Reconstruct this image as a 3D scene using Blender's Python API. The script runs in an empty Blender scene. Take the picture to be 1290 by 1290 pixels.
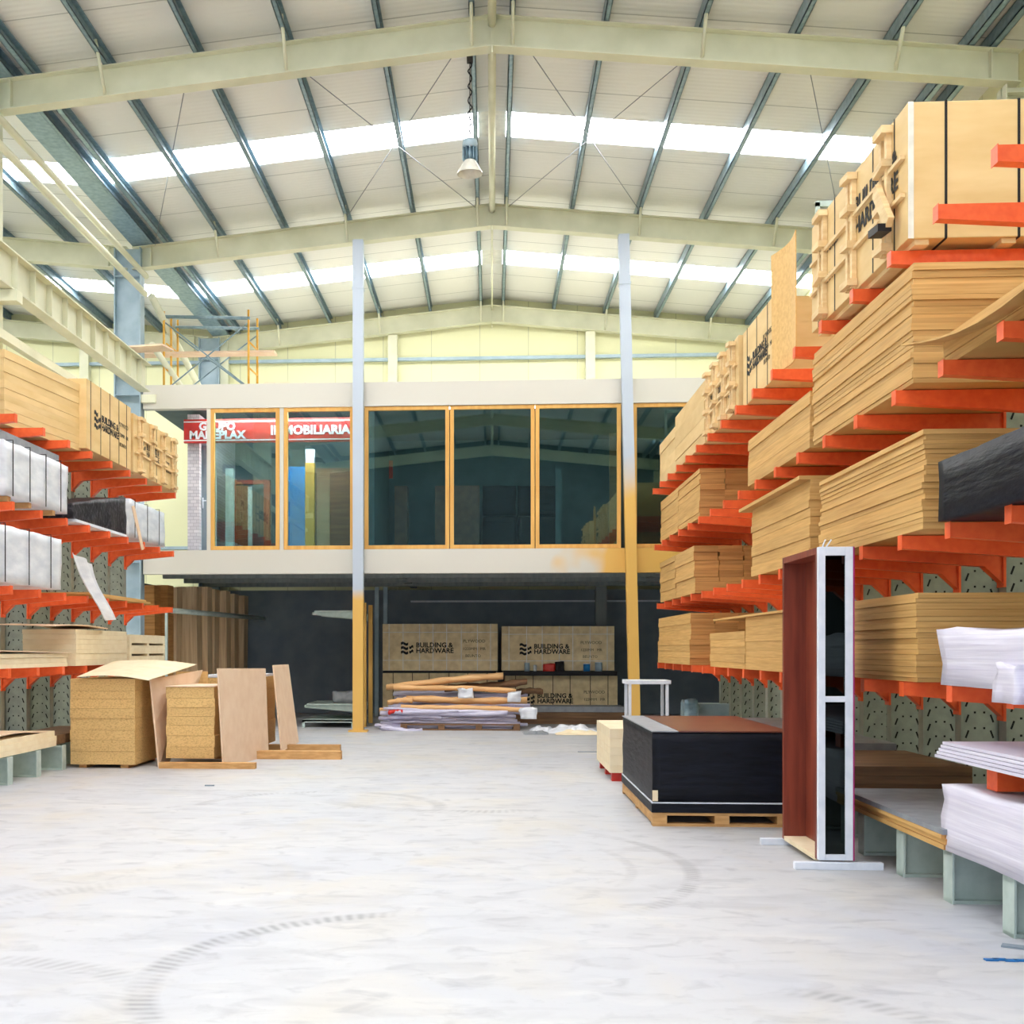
import bpy, bmesh, math, random
from mathutils import Vector, Matrix, noise
R = math.radians
random.seed(7)
C = bpy.context.scene.collection
SC = bpy.context.scene

# ------------------------------------------------------------------ camera, world, lights, exposure
YAW = 3.58
cam_d = bpy.data.cameras.new('camera'); cam = bpy.data.objects.new('camera', cam_d); C.objects.link(cam)
cam.location = (0, 0, 1.5); cam.rotation_euler = (R(90), 0, R(YAW))
cam_d.sensor_width = 36; cam_d.lens = 1500*36/1290
cam_d.shift_x = 119/1290; cam_d.shift_y = 173/1290
cam_d.clip_start = .05; cam_d.clip_end = 200
SC.camera = cam
w = bpy.data.worlds.new('sky'); SC.world = w; w.use_nodes = True
bg = w.node_tree.nodes['Background']; bg.inputs[0].default_value = (.80, .90, 1, 1); bg.inputs[1].default_value = 1.2
def area(name, loc, rot, sx, sy, power, col):
    d = bpy.data.lights.new(name, 'AREA'); d.shape = 'RECTANGLE'; d.size = sx; d.size_y = sy
    d.energy = power; d.color = col
    o = bpy.data.objects.new(name, d); C.objects.link(o); o.location = loc; o.rotation_euler = rot
    return o
area('doorway_daylight', (-1, -3.7, 2.6), (R(90), 0, 0), 11, 5.0, 250, (.74, .86, 1))
SKY_E = 17.0
SC.view_settings.view_transform = 'Standard'; SC.view_settings.look = 'None'
SC.view_settings.gamma = 1; SC.view_settings.use_curve_mapping = False
SC.view_settings.exposure = 0.15
SC.cycles.max_bounces = 8; SC.cycles.diffuse_bounces = 5

CO, SI = math.cos(R(YAW)), math.sin(R(YAW))
def at(u, v, Y):
    """point of the building at depth Y seen in direction (u, v)"""
    k = (u-526)/1500
    X = Y*(k*CO-SI)/(CO+k*SI)
    return X, 1.5+(818-v)/1500*(Y*CO-X*SI)
def yd(dc, X): return (dc+X*SI)/CO

# ------------------------------------------------------------------ materials
def lin(c):
    return tuple(((x/255)/12.92 if x/255 <= .04045 else (((x/255)+.055)/1.055)**2.4) for x in c)+(1,)
def nt(name):
    m = bpy.data.materials.new(name); m.use_nodes = True
    t = m.node_tree; return m, t, t.nodes['Principled BSDF']
def N(t, typ, **kw):
    n = t.nodes.new(typ)
    for k, v in kw.items():
        if k.startswith('i_'):
            key = k[2:]; key = int(key) if key.isdigit() else key
            n.inputs[key].default_value = v
        else: setattr(n, k, v)
    return n
def L(t, a, b): t.links.new(a, b)
def math_n(t, op, a, b=None):
    n = N(t, 'ShaderNodeMath', operation=op)
    for i, x in enumerate((a, b)):
        if x is None: continue
        if isinstance(x, (int, float)): n.inputs[i].default_value = x
        else: L(t, x, n.inputs[i])
    return n.outputs[0]
def mixc(t, f, a, b):
    n = N(t, 'ShaderNodeMix', data_type='RGBA')
    if isinstance(f, (int, float)): n.inputs[0].default_value = f
    else: L(t, f, n.inputs[0])
    for i, x in ((6, a), (7, b)):
        if isinstance(x, tuple): n.inputs[i].default_value = x
        else: L(t, x, n.inputs[i])
    return n.outputs[2]
def ramp(t, fac, p0, p1):
    n = N(t, 'ShaderNodeMapRange'); n.clamp = True
    n.inputs[1].default_value = p0; n.inputs[2].default_value = p1
    L(t, fac, n.inputs[0]); return n.outputs[0]
def mat(name, col, col2=None, scale=(3, 3, 3), nscale=3, rough=.6, rnd=.12, bump=0, metal=0, thr=(.35, .7), detail=4):
    m, t, p = nt(name)
    col = lin(col); col2 = lin(col2) if col2 else tuple(x*.8 for x in col[:3])+(1,)
    tc = N(t, 'ShaderNodeTexCoord'); mp = N(t, 'ShaderNodeMapping'); mp.inputs['Scale'].default_value = scale
    L(t, tc.outputs['Object'], mp.inputs[0])
    oi = N(t, 'ShaderNodeObjectInfo')
    ad = N(t, 'ShaderNodeVectorMath', operation='ADD'); L(t, mp.outputs[0], ad.inputs[0])
    sc_ = N(t, 'ShaderNodeMath', operation='MULTIPLY'); sc_.inputs[1].default_value = 37; L(t, oi.outputs['Random'], sc_.inputs[0])
    L(t, sc_.outputs[0], ad.inputs[1])
    nz = N(t, 'ShaderNodeTexNoise'); nz.inputs['Scale'].default_value = nscale; nz.inputs['Detail'].default_value = detail
    L(t, ad.outputs[0], nz.inputs['Vector'])
    f = ramp(t, nz.outputs[0], *thr)
    c = mixc(t, f, col, col2)
    if rnd:
        hs = N(t, 'ShaderNodeHueSaturation')
        v = math_n(t, 'ADD', math_n(t, 'MULTIPLY', oi.outputs['Random'], rnd*2), 1-rnd)
        L(t, v, hs.inputs['Value']); L(t, c, hs.inputs['Color']); c = hs.outputs[0]
    L(t, c, p.inputs['Base Color']); p.inputs['Roughness'].default_value = rough; p.inputs['Metallic'].default_value = metal
    if bump:
        b = N(t, 'ShaderNodeBump'); b.inputs['Strength'].default_value = bump; b.inputs['Distance'].default_value = .02
        L(t, nz.outputs[0], b.inputs['Height']); L(t, b.outputs[0], p.inputs['Normal'])
    return m
M = {}
M['cream'] = mat('cream_paint', (222, 221, 196), (205, 205, 178), nscale=.6, rough=.55, rnd=.04)
M['creamwall'] = mat('cream_wall_panel', (226, 224, 184), (214, 212, 168), nscale=.4, rough=.6, rnd=.03)
M['bluegrey'] = mat('blue_grey_paint', (168, 188, 200), (146, 168, 182), nscale=1.2, rough=.5, rnd=.05)
M['galv'] = mat('galvanised_steel', (140, 164, 176), (112, 138, 152), nscale=4, rough=.38, metal=.35, rnd=.08)
M['dark'] = mat('dark_slate_paint', (134, 146, 156), (120, 132, 144), nscale=1, rough=.7, rnd=.02)
M['darkceil'] = mat('dark_deck', (136, 144, 144), (118, 126, 128), scale=(12, .3, 1), nscale=1, rough=.6, rnd=.02)
M['orange'] = mat('orange_paint', (244, 102, 48), (234, 88, 38), nscale=6, rough=.42, rnd=.05)
M['greengrey'] = mat('pale_green_grey_paint', (186, 200, 194), (168, 184, 178), nscale=3, rough=.5, rnd=.04)
M['upright'] = mat('grey_green_upright_paint', (158, 164, 152), (140, 146, 136), nscale=3, rough=.5, rnd=.04)
M['hole'] = mat('dark_hole', (24, 24, 26), rnd=0, rough=.9)
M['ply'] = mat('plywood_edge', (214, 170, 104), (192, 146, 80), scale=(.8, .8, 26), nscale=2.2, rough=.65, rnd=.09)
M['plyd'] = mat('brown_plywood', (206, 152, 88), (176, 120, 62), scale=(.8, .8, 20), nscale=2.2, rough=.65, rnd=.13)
M['crate'] = mat('crate_plywood', (230, 198, 142), (216, 180, 120), scale=(1, 1, 4), nscale=1.5, rough=.6, rnd=.05)
M['crated'] = mat('dusty_crate_plywood', (236, 216, 174), (214, 192, 150), scale=(3, 3, 3), nscale=2.5, rough=.7, rnd=.05)
M['batten'] = mat('batten_wood', (238, 210, 160), (222, 186, 132), scale=(2, 2, 8), nscale=3, rough=.65, rnd=.08)
M['osb'] = mat('chipboard', (224, 186, 122), (186, 144, 84), scale=(1, 1, 1.6), nscale=42, rough=.7, rnd=.05, thr=(.45, .75), detail=6)
M['osb2'] = mat('chipboard_face', (232, 190, 122), (216, 170, 104), nscale=9, rough=.7, rnd=.06)
M['pale'] = mat('pale_hardboard', (232, 204, 176), (224, 192, 162), nscale=2, rough=.6, rnd=.05)
M['palelight'] = mat('pale_cream_board', (236, 220, 188), (228, 208, 172), nscale=2, rough=.6, rnd=.04)
M['kraft'] = mat('weathered_brown_board', (246, 220, 180), (216, 182, 140), scale=(14, 14, .7), nscale=1.6, rough=.75, rnd=.18)
M['white'] = mat('white_paint', (226, 230, 240), (212, 218, 230), nscale=4, rough=.45, rnd=.03)
M['wrap'] = mat('white_plastic_wrap', (232, 234, 240), (206, 210, 220), scale=(1, 1, 3), nscale=3.5, rough=.35, rnd=.04, bump=.4)
M['wrapl'] = mat('lilac_white_panels', (226, 222, 236), (204, 198, 218), scale=(.6, .6, 30), nscale=1.6, rough=.4, rnd=.05, bump=.25)
M['black'] = mat('black_wrap', (17, 20, 32), (9, 11, 18), scale=(1, 1, 6), nscale=4, rough=.5, rnd=.1, bump=.5)
M['blackm'] = mat('mottled_black_wrap', (30, 27, 34), (84, 78, 86), nscale=5, rough=.4, rnd=0, bump=.5, thr=(.5, .75))
M['strap'] = mat('dark_strap', (40, 38, 40), rnd=0, rough=.5)
M['strapw'] = mat('white_strap', (232, 234, 240), rnd=0, rough=.4)
M['ink'] = mat('black_ink', (26, 26, 28), rnd=0, rough=.7)
M['inkf'] = mat('faded_ink', (96, 84, 66), rnd=0, rough=.7)
M['filmply'] = mat('dark_red_film_face', (104, 58, 46), (90, 48, 40), nscale=2, rough=.28, rnd=0)
M['mahog'] = mat('red_brown_door_wood', (138, 62, 42), (110, 44, 30), scale=(10, 10, .8), nscale=2, rough=.4, rnd=.03)
M['pine'] = mat('honey_pine_frame', (222, 172, 92), (208, 152, 72), scale=(6, 6, .6), nscale=2, rough=.5, rnd=.04)
M['mustard'] = mat('mustard_paint', (216, 170, 84), (204, 156, 70), nscale=1, rough=.5, rnd=.03)
M['yellow'] = mat('yellow_scaffold_paint', (234, 180, 70), (220, 160, 50), nscale=3, rough=.5, rnd=.03)
M['pallet'] = mat('pallet_wood', (206, 160, 104), (180, 134, 80), scale=(2, 2, 8), nscale=3, rough=.75, rnd=.1)
M['frontwall'] = mat('dark_grey_cladding', (84, 90, 98), (74, 80, 88), nscale=1, rnd=0)
M['redsign'] = mat('red_sign_face', (196, 44, 40), (184, 38, 36), nscale=1, rough=.4, rnd=0)
M['blue'] = mat('blue_board', (20, 120, 190), (14, 104, 172), nscale=2, rough=.4, rnd=0)
M['red'] = mat('red_plastic', (206, 44, 30), rnd=0, rough=.4)
M['magenta'] = mat('magenta_film', (170, 30, 110), rnd=0, rough=.3)
M['grey'] = mat('grey_board', (146, 150, 156), (128, 132, 140), nscale=3, rough=.5, rnd=.06)
M['tube'] = mat('cardboard_tube', (224, 178, 124), (204, 154, 100), scale=(.6, 4, 4), nscale=3, rough=.6, rnd=.08)
M['tubeb'] = mat('dull_brown_plank', (130, 96, 66), (98, 70, 48), scale=(.6, 6, 6), nscale=3, rough=.7, rnd=.12)
M['lilac'] = mat('lilac_plastic_film', (214, 210, 230), (180, 176, 206), scale=(1, 6, 6), nscale=3, rough=.3, rnd=.07, bump=.4)
M['interior'] = mat('office_wall', (84, 104, 108), (72, 92, 98), nscale=1, rough=.7, rnd=.02)
M['cabinet'] = mat('dark_cabinet', (122, 82, 60), (98, 64, 48), nscale=3, rough=.4, rnd=.05)
M['reflector'] = mat('frosted_reflector', (236, 232, 220), rnd=0, rough=.3)
for k_ in ('black', 'blackm', 'strap'): M[k_].node_tree.nodes['Principled BSDF'].inputs['Specular IOR Level'].default_value = .18
def glass_mat(name, tint, refl, trans):
    m = bpy.data.materials.new(name); m.use_nodes = True; t = m.node_tree; t.nodes.clear()
    o = N(t, 'ShaderNodeOutputMaterial'); tr = N(t, 'ShaderNodeBsdfTransparent'); tr.inputs[0].default_value = tint
    g = N(t, 'ShaderNodeBsdfGlossy'); g.inputs[0].default_value = (.75, .95, .92, 1); g.inputs['Roughness'].default_value = .01
    mx = N(t, 'ShaderNodeMixShader'); mx.inputs[0].default_value = refl
    L(t, tr.outputs[0], mx.inputs[1]); L(t, g.outputs[0], mx.inputs[2]); L(t, mx.outputs[0], o.inputs[0]); return m
M['glass'] = glass_mat('tinted_window_glass', (.64, .80, .82, 1), .10, 1)
M['dglass'] = glass_mat('dark_navy_glass', (.012, .014, .04, 1), .03, 1)
m, t, p = nt('skylight_sheet'); p.inputs['Base Color'].default_value = (.9, .9, .9, 1)
p.inputs['Emission Color'].default_value = (.98, .985, 1, 1); p.inputs['Emission Strength'].default_value = SKY_E; M['sky'] = m
# roof: ribbed metal panels running up the slope, with a joint about every metre along the hall
m, t, p = nt('ribbed_roof_panels')
tc = N(t, 'ShaderNodeTexCoord'); sp = N(t, 'ShaderNodeSeparateXYZ'); L(t, tc.outputs['Object'], sp.inputs[0])
Y = sp.outputs[1]
rib = math_n(t, 'SINE', math_n(t, 'MULTIPLY', Y, 2*math.pi/.11))
fr = math_n(t, 'FRACT', math_n(t, 'MULTIPLY', Y, 1/1.1))
seam = math_n(t, 'LESS_THAN', fr, .022)
nz = N(t, 'ShaderNodeTexNoise'); nz.inputs['Scale'].default_value = .35; L(t, tc.outputs['Object'], nz.inputs['Vector'])
c = mixc(t, ramp(t, nz.outputs[0], .35, .7), lin((234, 232, 226)), lin((220, 220, 216)))
c = mixc(t, math_n(t, 'MULTIPLY', seam, .55), c, lin((120, 122, 120)))
L(t, c, p.inputs['Base Color']); p.inputs['Roughness'].default_value = .42
b = N(t, 'ShaderNodeBump'); b.inputs['Strength'].default_value = .14; b.inputs['Distance'].default_value = .01
L(t, math_n(t, 'SUBTRACT', rib, math_n(t, 'MULTIPLY', seam, 4)), b.inputs['Height']); L(t, b.outputs[0], p.inputs['Normal'])
M['roof'] = m
# wall panels with vertical joints
m, t, p = nt('cream_panel_wall')
tc = N(t, 'ShaderNodeTexCoord'); sp = N(t, 'ShaderNodeSeparateXYZ'); L(t, tc.outputs['Object'], sp.inputs[0])
sxy = math_n(t, 'ADD', sp.outputs[0], sp.outputs[1])
seam = math_n(t, 'LESS_THAN', math_n(t, 'FRACT', math_n(t, 'MULTIPLY', sxy, 1/1.15)), .018)
c = mixc(t, math_n(t, 'MULTIPLY', seam, .4), lin((228, 226, 184)), lin((150, 150, 120)))
L(t, c, p.inputs['Base Color']); p.inputs['Roughness'].default_value = .6; M['panelwall'] = m
# brick
m, t, p = nt('whitewashed_brick')
tc = N(t, 'ShaderNodeTexCoord'); mp = N(t, 'ShaderNodeMapping'); mp.inputs['Rotation'].default_value = (R(90), 0, 0)
L(t, tc.outputs['Object'], mp.inputs[0]); bk = N(t, 'ShaderNodeTexBrick'); L(t, mp.outputs[0], bk.inputs[0])
bk.inputs['Color1'].default_value = lin((206, 200, 206)); bk.inputs['Color2'].default_value = lin((184, 178, 188)); bk.inputs['Mortar'].default_value = lin((160, 156, 164))
bk.inputs['Scale'].default_value = 4; bk.inputs['Mortar Size'].default_value = .02
L(t, bk.outputs[0], p.inputs['Base Color']); M['brick'] = m
# floor: pale concrete with stains and tyre arcs
m, t, p = nt('pale_concrete')
tc = N(t, 'ShaderNodeNewGeometry'); sp = N(t, 'ShaderNodeSeparateXYZ'); L(t, tc.outputs['Position'], sp.inputs[0])
def nzs(s, d=5, v=None, sc=(1, 1, 1)):
    mp = N(t, 'ShaderNodeMapping'); mp.inputs['Scale'].default_value = sc; L(t, tc.outputs['Position'], mp.inputs[0])
    n = N(t, 'ShaderNodeTexNoise'); n.inputs['Scale'].default_value = s; n.inputs['Detail'].default_value = d; n.inputs['Distortion'].default_value = .7; L(t, mp.outputs[0], n.inputs['Vector']); return n.outputs[0]
c = mixc(t, ramp(t, nzs(.5), .3, .7), lin((192, 191, 192)), lin((180, 182, 190)))
c = mixc(t, math_n(t, 'MULTIPLY', ramp(t, nzs(1.7, 8, sc=(1, 2.2, 1)), .50, .78), .42), c, lin((142, 141, 147)))
c = mixc(t, math_n(t, 'MULTIPLY', ramp(t, nzs(2.6, 6, sc=(.6, 1.6, 1)), .55, .75), .22), c, lin((228, 224, 216)))
c = mixc(t, math_n(t, 'MULTIPLY', ramp(t, nzs(.9, 7, sc=(1.3, .9, 1)), .5, .7), .4), c, lin((196, 186, 166)))
c = mixc(t, math_n(t, 'MULTIPLY', ramp(t, nzs(4.2, 9, sc=(1, 1.4, 1)), .54, .72), .4), c, lin((132, 132, 140)))
c = mixc(t, math_n(t, 'MULTIPLY', ramp(t, nzs(30, 2), .6, .75), .10), c, lin((140, 136, 130)))
brk = ramp(t, nzs(3.5, 8), .3, .55)
for cx, cy, r, wd, a0, a1, s in ((-1.65, 11.3, 1.15, .13, -.3, 3.5, .55), (-.2, 5.4, 1.36, .13, 1.7, 4.2, .75), (-.9, 8.3, 2.25, .10, -.75, .85, .6),
                              (-.9, 8.3, 1.85, .07, -.4, .5, .4), (.9, 4.4, 1.0, .13, -.2, 1.3, .6), (-2.4, 4.5, 1.1, .16, .6, 2.6, .45), (-1.2, 6.0, 1.9, .18, 2.1, 3.4, .4), (-.3, 12.6, 1.6, .2, 3.6, 5.2, .5)):
    dx = math_n(t, 'SUBTRACT', sp.outputs[0], cx); dy = math_n(t, 'SUBTRACT', sp.outputs[1], cy)
    d = math_n(t, 'SQRT', math_n(t, 'ADD', math_n(t, 'MULTIPLY', dx, dx), math_n(t, 'MULTIPLY', dy, dy)))
    band = ramp(t, math_n(t, 'ABSOLUTE', math_n(t, 'SUBTRACT', d, r)), wd*.7, wd*.3)
    ang = math_n(t, 'ARCTAN2', dy, dx); ang = math_n(t, 'FLOORED_MODULO', ang, 2*math.pi) if a0 >= 0 else ang
    win = math_n(t, 'MULTIPLY', ramp(t, ang, a0, a0+.3), ramp(t, ang, a1, a1-.3))
    tread = math_n(t, 'ADD', .55, math_n(t, 'MULTIPLY', .3, math_n(t, 'SINE', math_n(t, 'ADD', math_n(t, 'MULTIPLY', ang, r*95), math_n(t, 'MULTIPLY', d, 26)))))
    k = math_n(t, 'MULTIPLY', math_n(t, 'MULTIPLY', math_n(t, 'MULTIPLY', band, win), tread), math_n(t, 'MULTIPLY', brk, min(1, s*.95)))
    c = mixc(t, k, c, lin((104, 102, 108)))
L(t, c, p.inputs['Base Color']); p.inputs['Roughness'].default_value = .5
M['floor'] = m
# two-tone painted columns and beams (mustard repaint spreading over grey)
def twotone(name, base, axis, lo, hi, amp=.35):
    m, t, p = nt(name)
    tc = N(t, 'ShaderNodeTexCoord'); sp = N(t, 'ShaderNodeSeparateXYZ'); L(t, tc.outputs['Object'], sp.inputs[0])
    n = N(t, 'ShaderNodeTexNoise'); n.inputs['Scale'].default_value = 1.3; L(t, tc.outputs['Object'], n.inputs['Vector'])
    v = math_n(t, 'ADD', sp.outputs[axis], math_n(t, 'MULTIPLY', math_n(t, 'SUBTRACT', n.outputs[0], .5), amp*2))
    c = mixc(t, ramp(t, v, lo, hi), lin(base), lin((220, 174, 88)))
    L(t, c, p.inputs['Base Color']); p.inputs['Roughness'].default_value = .5; return m
M['col1'] = twotone('grey_over_mustard_paint', (180, 190, 204), 2, 2.65, 2.4)
M['col2'] = twotone('grey_over_mustard_paint_high', (180, 190, 204), 2, 4.9, 4.2)
M['beamA'] = twotone('warm_grey_beam_paint', (204, 200, 190), 0, 30, 31)
M['beamB'] = twotone('warm_grey_beam_paint_turning_mustard', (204, 200, 190), 0, 1.6, 2.2, 1.2)

# ------------------------------------------------------------------ mesh helpers
def box(bm, x0, x1, y0, y1, z0, z1, mi=0, T=None):
    vs = [bm.verts.new((x, y, z)) for x in (x0, x1) for y in (y0, y1) for z in (z0, z1)]
    if T is not None:
        for v in vs: v.co = T @ v.co
    for q in ((0, 1, 3, 2), (4, 6, 7, 5), (0, 4, 5, 1), (2, 3, 7, 6), (0, 2, 6, 4), (1, 5, 7, 3)):
        f = bm.faces.new([vs[i] for i in q]); f.material_index = mi
    return vs
def prism(bm, pts, axis, a, b, mi=0):
    """pts: outline in the two other axes; extruded along axis from a to b"""
    def mk(p, c):
        l = list(p); l.insert(axis, c); return bm.verts.new(l)
    A = [mk(p, a) for p in pts]; B = [mk(p, b) for p in pts]; n = len(pts)
    for f in [bm.faces.new(A), bm.faces.new(B[::-1])]+[bm.faces.new((A[i], B[i], B[(i+1) % n], A[(i+1) % n])) for i in range(n)]: f.material_index = mi
def tube(bm, a, b, r, seg=10, r2=None, mi=0, cap=True):
    a = Vector(a); b = Vector(b); d = (b-a).normalized(); r2 = r if r2 is None else r2
    s = d.orthogonal().normalized(); u = d.cross(s)
    A = []; B = []
    for i in range(seg):
        o = s*math.cos(2*math.pi*i/seg)+u*math.sin(2*math.pi*i/seg)
        A.append(bm.verts.new(a+o*r)); B.append(bm.verts.new(b+o*r2))
    fs = [bm.faces.new((A[i], A[(i+1) % seg], B[(i+1) % seg], B[i])) for i in range(seg)]
    for f in fs: f.smooth = True
    if cap: fs += [bm.faces.new(A[::-1]), bm.faces.new(B)]
    for f in fs: f.material_index = mi
def lathe(bm, prof, seg=24, mi=0):
    rings = [[bm.verts.new((r*math.cos(2*math.pi*i/seg), r*math.sin(2*math.pi*i/seg), z)) for i in range(seg)] for r, z in prof]
    for a, b in zip(rings, rings[1:]):
        for i in range(seg):
            f = bm.faces.new((a[i], a[(i+1) % seg], b[(i+1) % seg], b[i])); f.smooth = True; f.material_index = mi
def obj(name, bm, m, parent=None, loc=(0, 0, 0), rot=(0, 0, 0), bevel=0):
    if isinstance(bm, bmesh.types.BMesh):
        bmesh.ops.recalc_face_normals(bm, faces=bm.faces)
        if bevel: bmesh.ops.bevel(bm, geom=bm.edges[:], offset=bevel, segments=2, affect='EDGES', profile=.6)
        me = bpy.data.meshes.new(name); bm.to_mesh(me); bm.free()
        for x in (m if isinstance(m, (list, tuple)) else [m]): me.materials.append(x if not isinstance(x, str) else M[x])
    else: me = bm
    o = bpy.data.objects.new(name, me); C.objects.link(o); o.location = loc; o.rotation_euler = rot
    if parent: o.parent = parent
    return o
def bx(name, m, x0, x1, y0, y1, z0, z1, parent=None, bevel=0, rot=(0, 0, 0)):
    """a box as its own object, origin in the middle of its underside"""
    bm = bmesh.new(); cx, cy = (x0+x1)/2, (y0+y1)/2
    box(bm, x0-cx, x1-cx, y0-cy, y1-cy, 0, z1-z0)
    if parent: cx -= parent.location.x; cy -= parent.location.y; z0 -= parent.location.z
    return obj(name, bm, m, parent, (cx, cy, z0), rot, bevel)
def tag(o, label, cat, group=None):
    o['label'] = label; o['category'] = cat
    if group: o['group'] = group
    return o
def struct(o):
    o['kind'] = 'structure'; return o
def thing(name, label, cat, loc=(0, 0, 0), rotz=0, group=None):
    o = bpy.data.objects.new(name, None); C.objects.link(o); o.empty_display_size = .2
    o.location = loc; o.rotation_euler = (0, 0, rotz); return tag(o, label, cat, group)
def quad_sheet(name, m, pts, thick, parent=None, n=8, bend=None):
    """a board through 4 corners (a,b,c,d) with real thickness; bend(s,t) pushes it along its normal"""
    a, b, c, d = [Vector(p) for p in pts]; nrm = (b-a).cross(d-a).normalized(); bm = bmesh.new()
    org = (a+b+c+d)/4; org.z = min(p.z for p in (a, b, c, d))
    G = []
    for side in (0, 1):
        g = []
        for i in range(n+1):
            row = []
            for j in range(n+1):
                s, t_ = i/n, j/n
                p = a.lerp(b, s).lerp(d.lerp(c, s), t_) + nrm*(thick*side+(bend(s, t_) if bend else 0)) - org
                row.append(bm.verts.new(p))
            g.append(row)
        G.append(g)
    for i in range(n):
        for j in range(n):
            bm.faces.new((G[0][i][j], G[0][i][j+1], G[0][i+1][j+1], G[0][i+1][j])); bm.faces.new((G[1][i][j], G[1][i+1][j], G[1][i+1][j+1], G[1][i][j+1]))
    for i in range(n):
        for e in ((0, 1), (n, -1)):
            bm.faces.new((G[0][i][e[0]], G[0][i+1][e[0]], G[1][i+1][e[0]], G[1][i][e[0]]))
            bm.faces.new((G[0][e[0]][i], G[0][e[0]][i+1], G[1][e[0]][i+1], G[1][e[0]][i]))
    for f in bm.faces: f.smooth = False
    return obj(name, bm, m, parent, org)
def wrinkled(name, m, x0, x1, y0, y1, z0, z1, amp=.03, freq=2.5, seed=0, parent=None, res=.09, slope=0, layers=0):
    """a wrapped pack: a box with its skin rumpled"""
    bm = bmesh.new(); cx, cy = (x0+x1)/2, (y0+y1)/2; hx, hy, h = (x1-x0)/2, (y1-y0)/2, z1-z0
    nx, ny, nz_ = [max(3, int(d/res)) for d in (2*hx, 2*hy, h)]
    def face(fn, a, b):
        g = [[bm.verts.new(fn(i/a, j/b)) for j in range(b+1)] for i in range(a+1)]
        for i in range(a):
            for j in range(b):
                f = bm.faces.new((g[i][j], g[i+1][j], g[i+1][j+1], g[i][j+1])); f.smooth = True
    face(lambda s, t_: (-hx+2*hx*s, -hy, h*t_), nx, nz_); face(lambda s, t_: (-hx+2*hx*s, hy, h*t_), nx, nz_)
    face(lambda s, t_: (-hx, -hy+2*hy*s, h*t_), ny, nz_); face(lambda s, t_: (hx, -hy+2*hy*s, h*t_), ny, nz_)
    face(lambda s, t_: (-hx+2*hx*s, -hy+2*hy*t_, h), nx, ny); face(lambda s, t_: (-hx+2*hx*s, -hy+2*hy*t_, 0), nx, ny)
    bmesh.ops.remove_doubles(bm, verts=bm.verts, dist=.001)
    for v in bm.verts:
        k = Vector((v.co.x*freq+seed, v.co.y*freq, v.co.z*freq*1.6))
        d = noise.noise_vector(k)*amp + noise.noise_vector(k*3.1)*amp*.4
        zf = v.co.z/h
        if slope: v.co.z *= 1-slope*(hy-v.co.y)/(2*hy)
        if zf < .02: d.z = abs(d.z)*.0
        if layers: d.x += amp*.5*math.sin(v.co.z*layers)
        v.co += d
        v.co.x = max(-hx-amp, min(hx+amp, v.co.x))
    if parent: cx -= parent.location.x; cy -= parent.location.y; z0 -= parent.location.z
    return obj(name, bm, m, parent, (cx, cy, z0))
def text(name, s, size, m, parent, loc, rot, depth=.002, align='LEFT', bold=0, sx=1):
    cu = bpy.data.curves.new(name, 'FONT'); cu.body = s; cu.size = size; cu.extrude = depth; cu.align_x = align; cu.offset = bold; cu.space_line = .85
    cu.resolution_u = 2
    tmp = bpy.data.objects.new('t', cu); C.objects.link(tmp); bpy.context.view_layer.update()
    me = bpy.data.meshes.new_from_object(tmp.evaluated_get(bpy.context.evaluated_depsgraph_get()))
    bpy.data.objects.remove(tmp); me.materials.clear(); me.materials.append(M[m])
    o = bpy.data.objects.new(name, me); C.objects.link(o)
    o.location = loc; o.rotation_euler = rot; o.scale = (sx, 1, 1)
    if parent: o.parent = parent
    return o

# ------------------------------------------------------------------ building shell
XL, XR = -19.0, 6.75
YB, YF = -3.9, 28.3
struct(bx('floor', 'floor', XL-1, XR+1, YB-14, YF+.2, -.2, 0))
def zt(x):          # top line of the rafters
    if x < -6.6: return 8.94+.1*(-6.6-x) if x > -13 else 8.94+.64-.1*(-13-x)
    return 9.6-.1*abs(x)
FR = [-3.8, 2.55, 8.9, 15.3, 21.75, 28.1]
SKYB = [(a+b)/2+.35 for a, b in zip(FR, FR[1:])]
def slab(name, m, xa, xb, ya, yb, dz, th):
    bm = bmesh.new(); za, zb = zt(xa+1e-4)+dz, zt(xb-1e-4)+dz
    vs = [bm.verts.new(p) for p in ((xa, ya, za), (xb, ya, zb), (xb, yb, zb), (xa, yb, za), (xa, ya, za+th), (xb, ya, zb+th), (xb, yb, zb+th), (xa, yb, za+th))]
    for q in ((0, 1, 2, 3), (4, 7, 6, 5), (0, 4, 5, 1), (1, 5, 6, 2), (2, 6, 7, 3), (3, 7, 4, 0)): bm.faces.new([vs[i] for i in q])
    return struct(obj(name, bm, m))
spans = [(XL, -13.0), (-13.0, -6.65), (-6.65, 0.0), (0.0, XR)]
ceil_i = 0
for xa, xb in spans:
    y = YB
    for sc in SKYB:
        slab('ceiling', 'roof', xa, xb, y, sc-.45, .22, .06); y = sc+.45
        xi0, xi1 = (xa, xb-.22) if xb == 0.0 else ((xa+.22, xb) if xa == 0.0 else (xa, xb))
        slab('skylight_window', 'sky', xi0, xi1, sc-.45, sc+.45, .24, .03)
        if xb == 0.0: slab('ceiling', 'reflector', xi1, 0, sc-.45, sc+.45, .22, .06)
        if xa == 0.0: slab('ceiling', 'reflector', 0, xi0, sc-.45, sc+.45, .22, .06)
    slab('ceiling', 'roof', xa, xb, y, YF, .22, .06)
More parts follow.
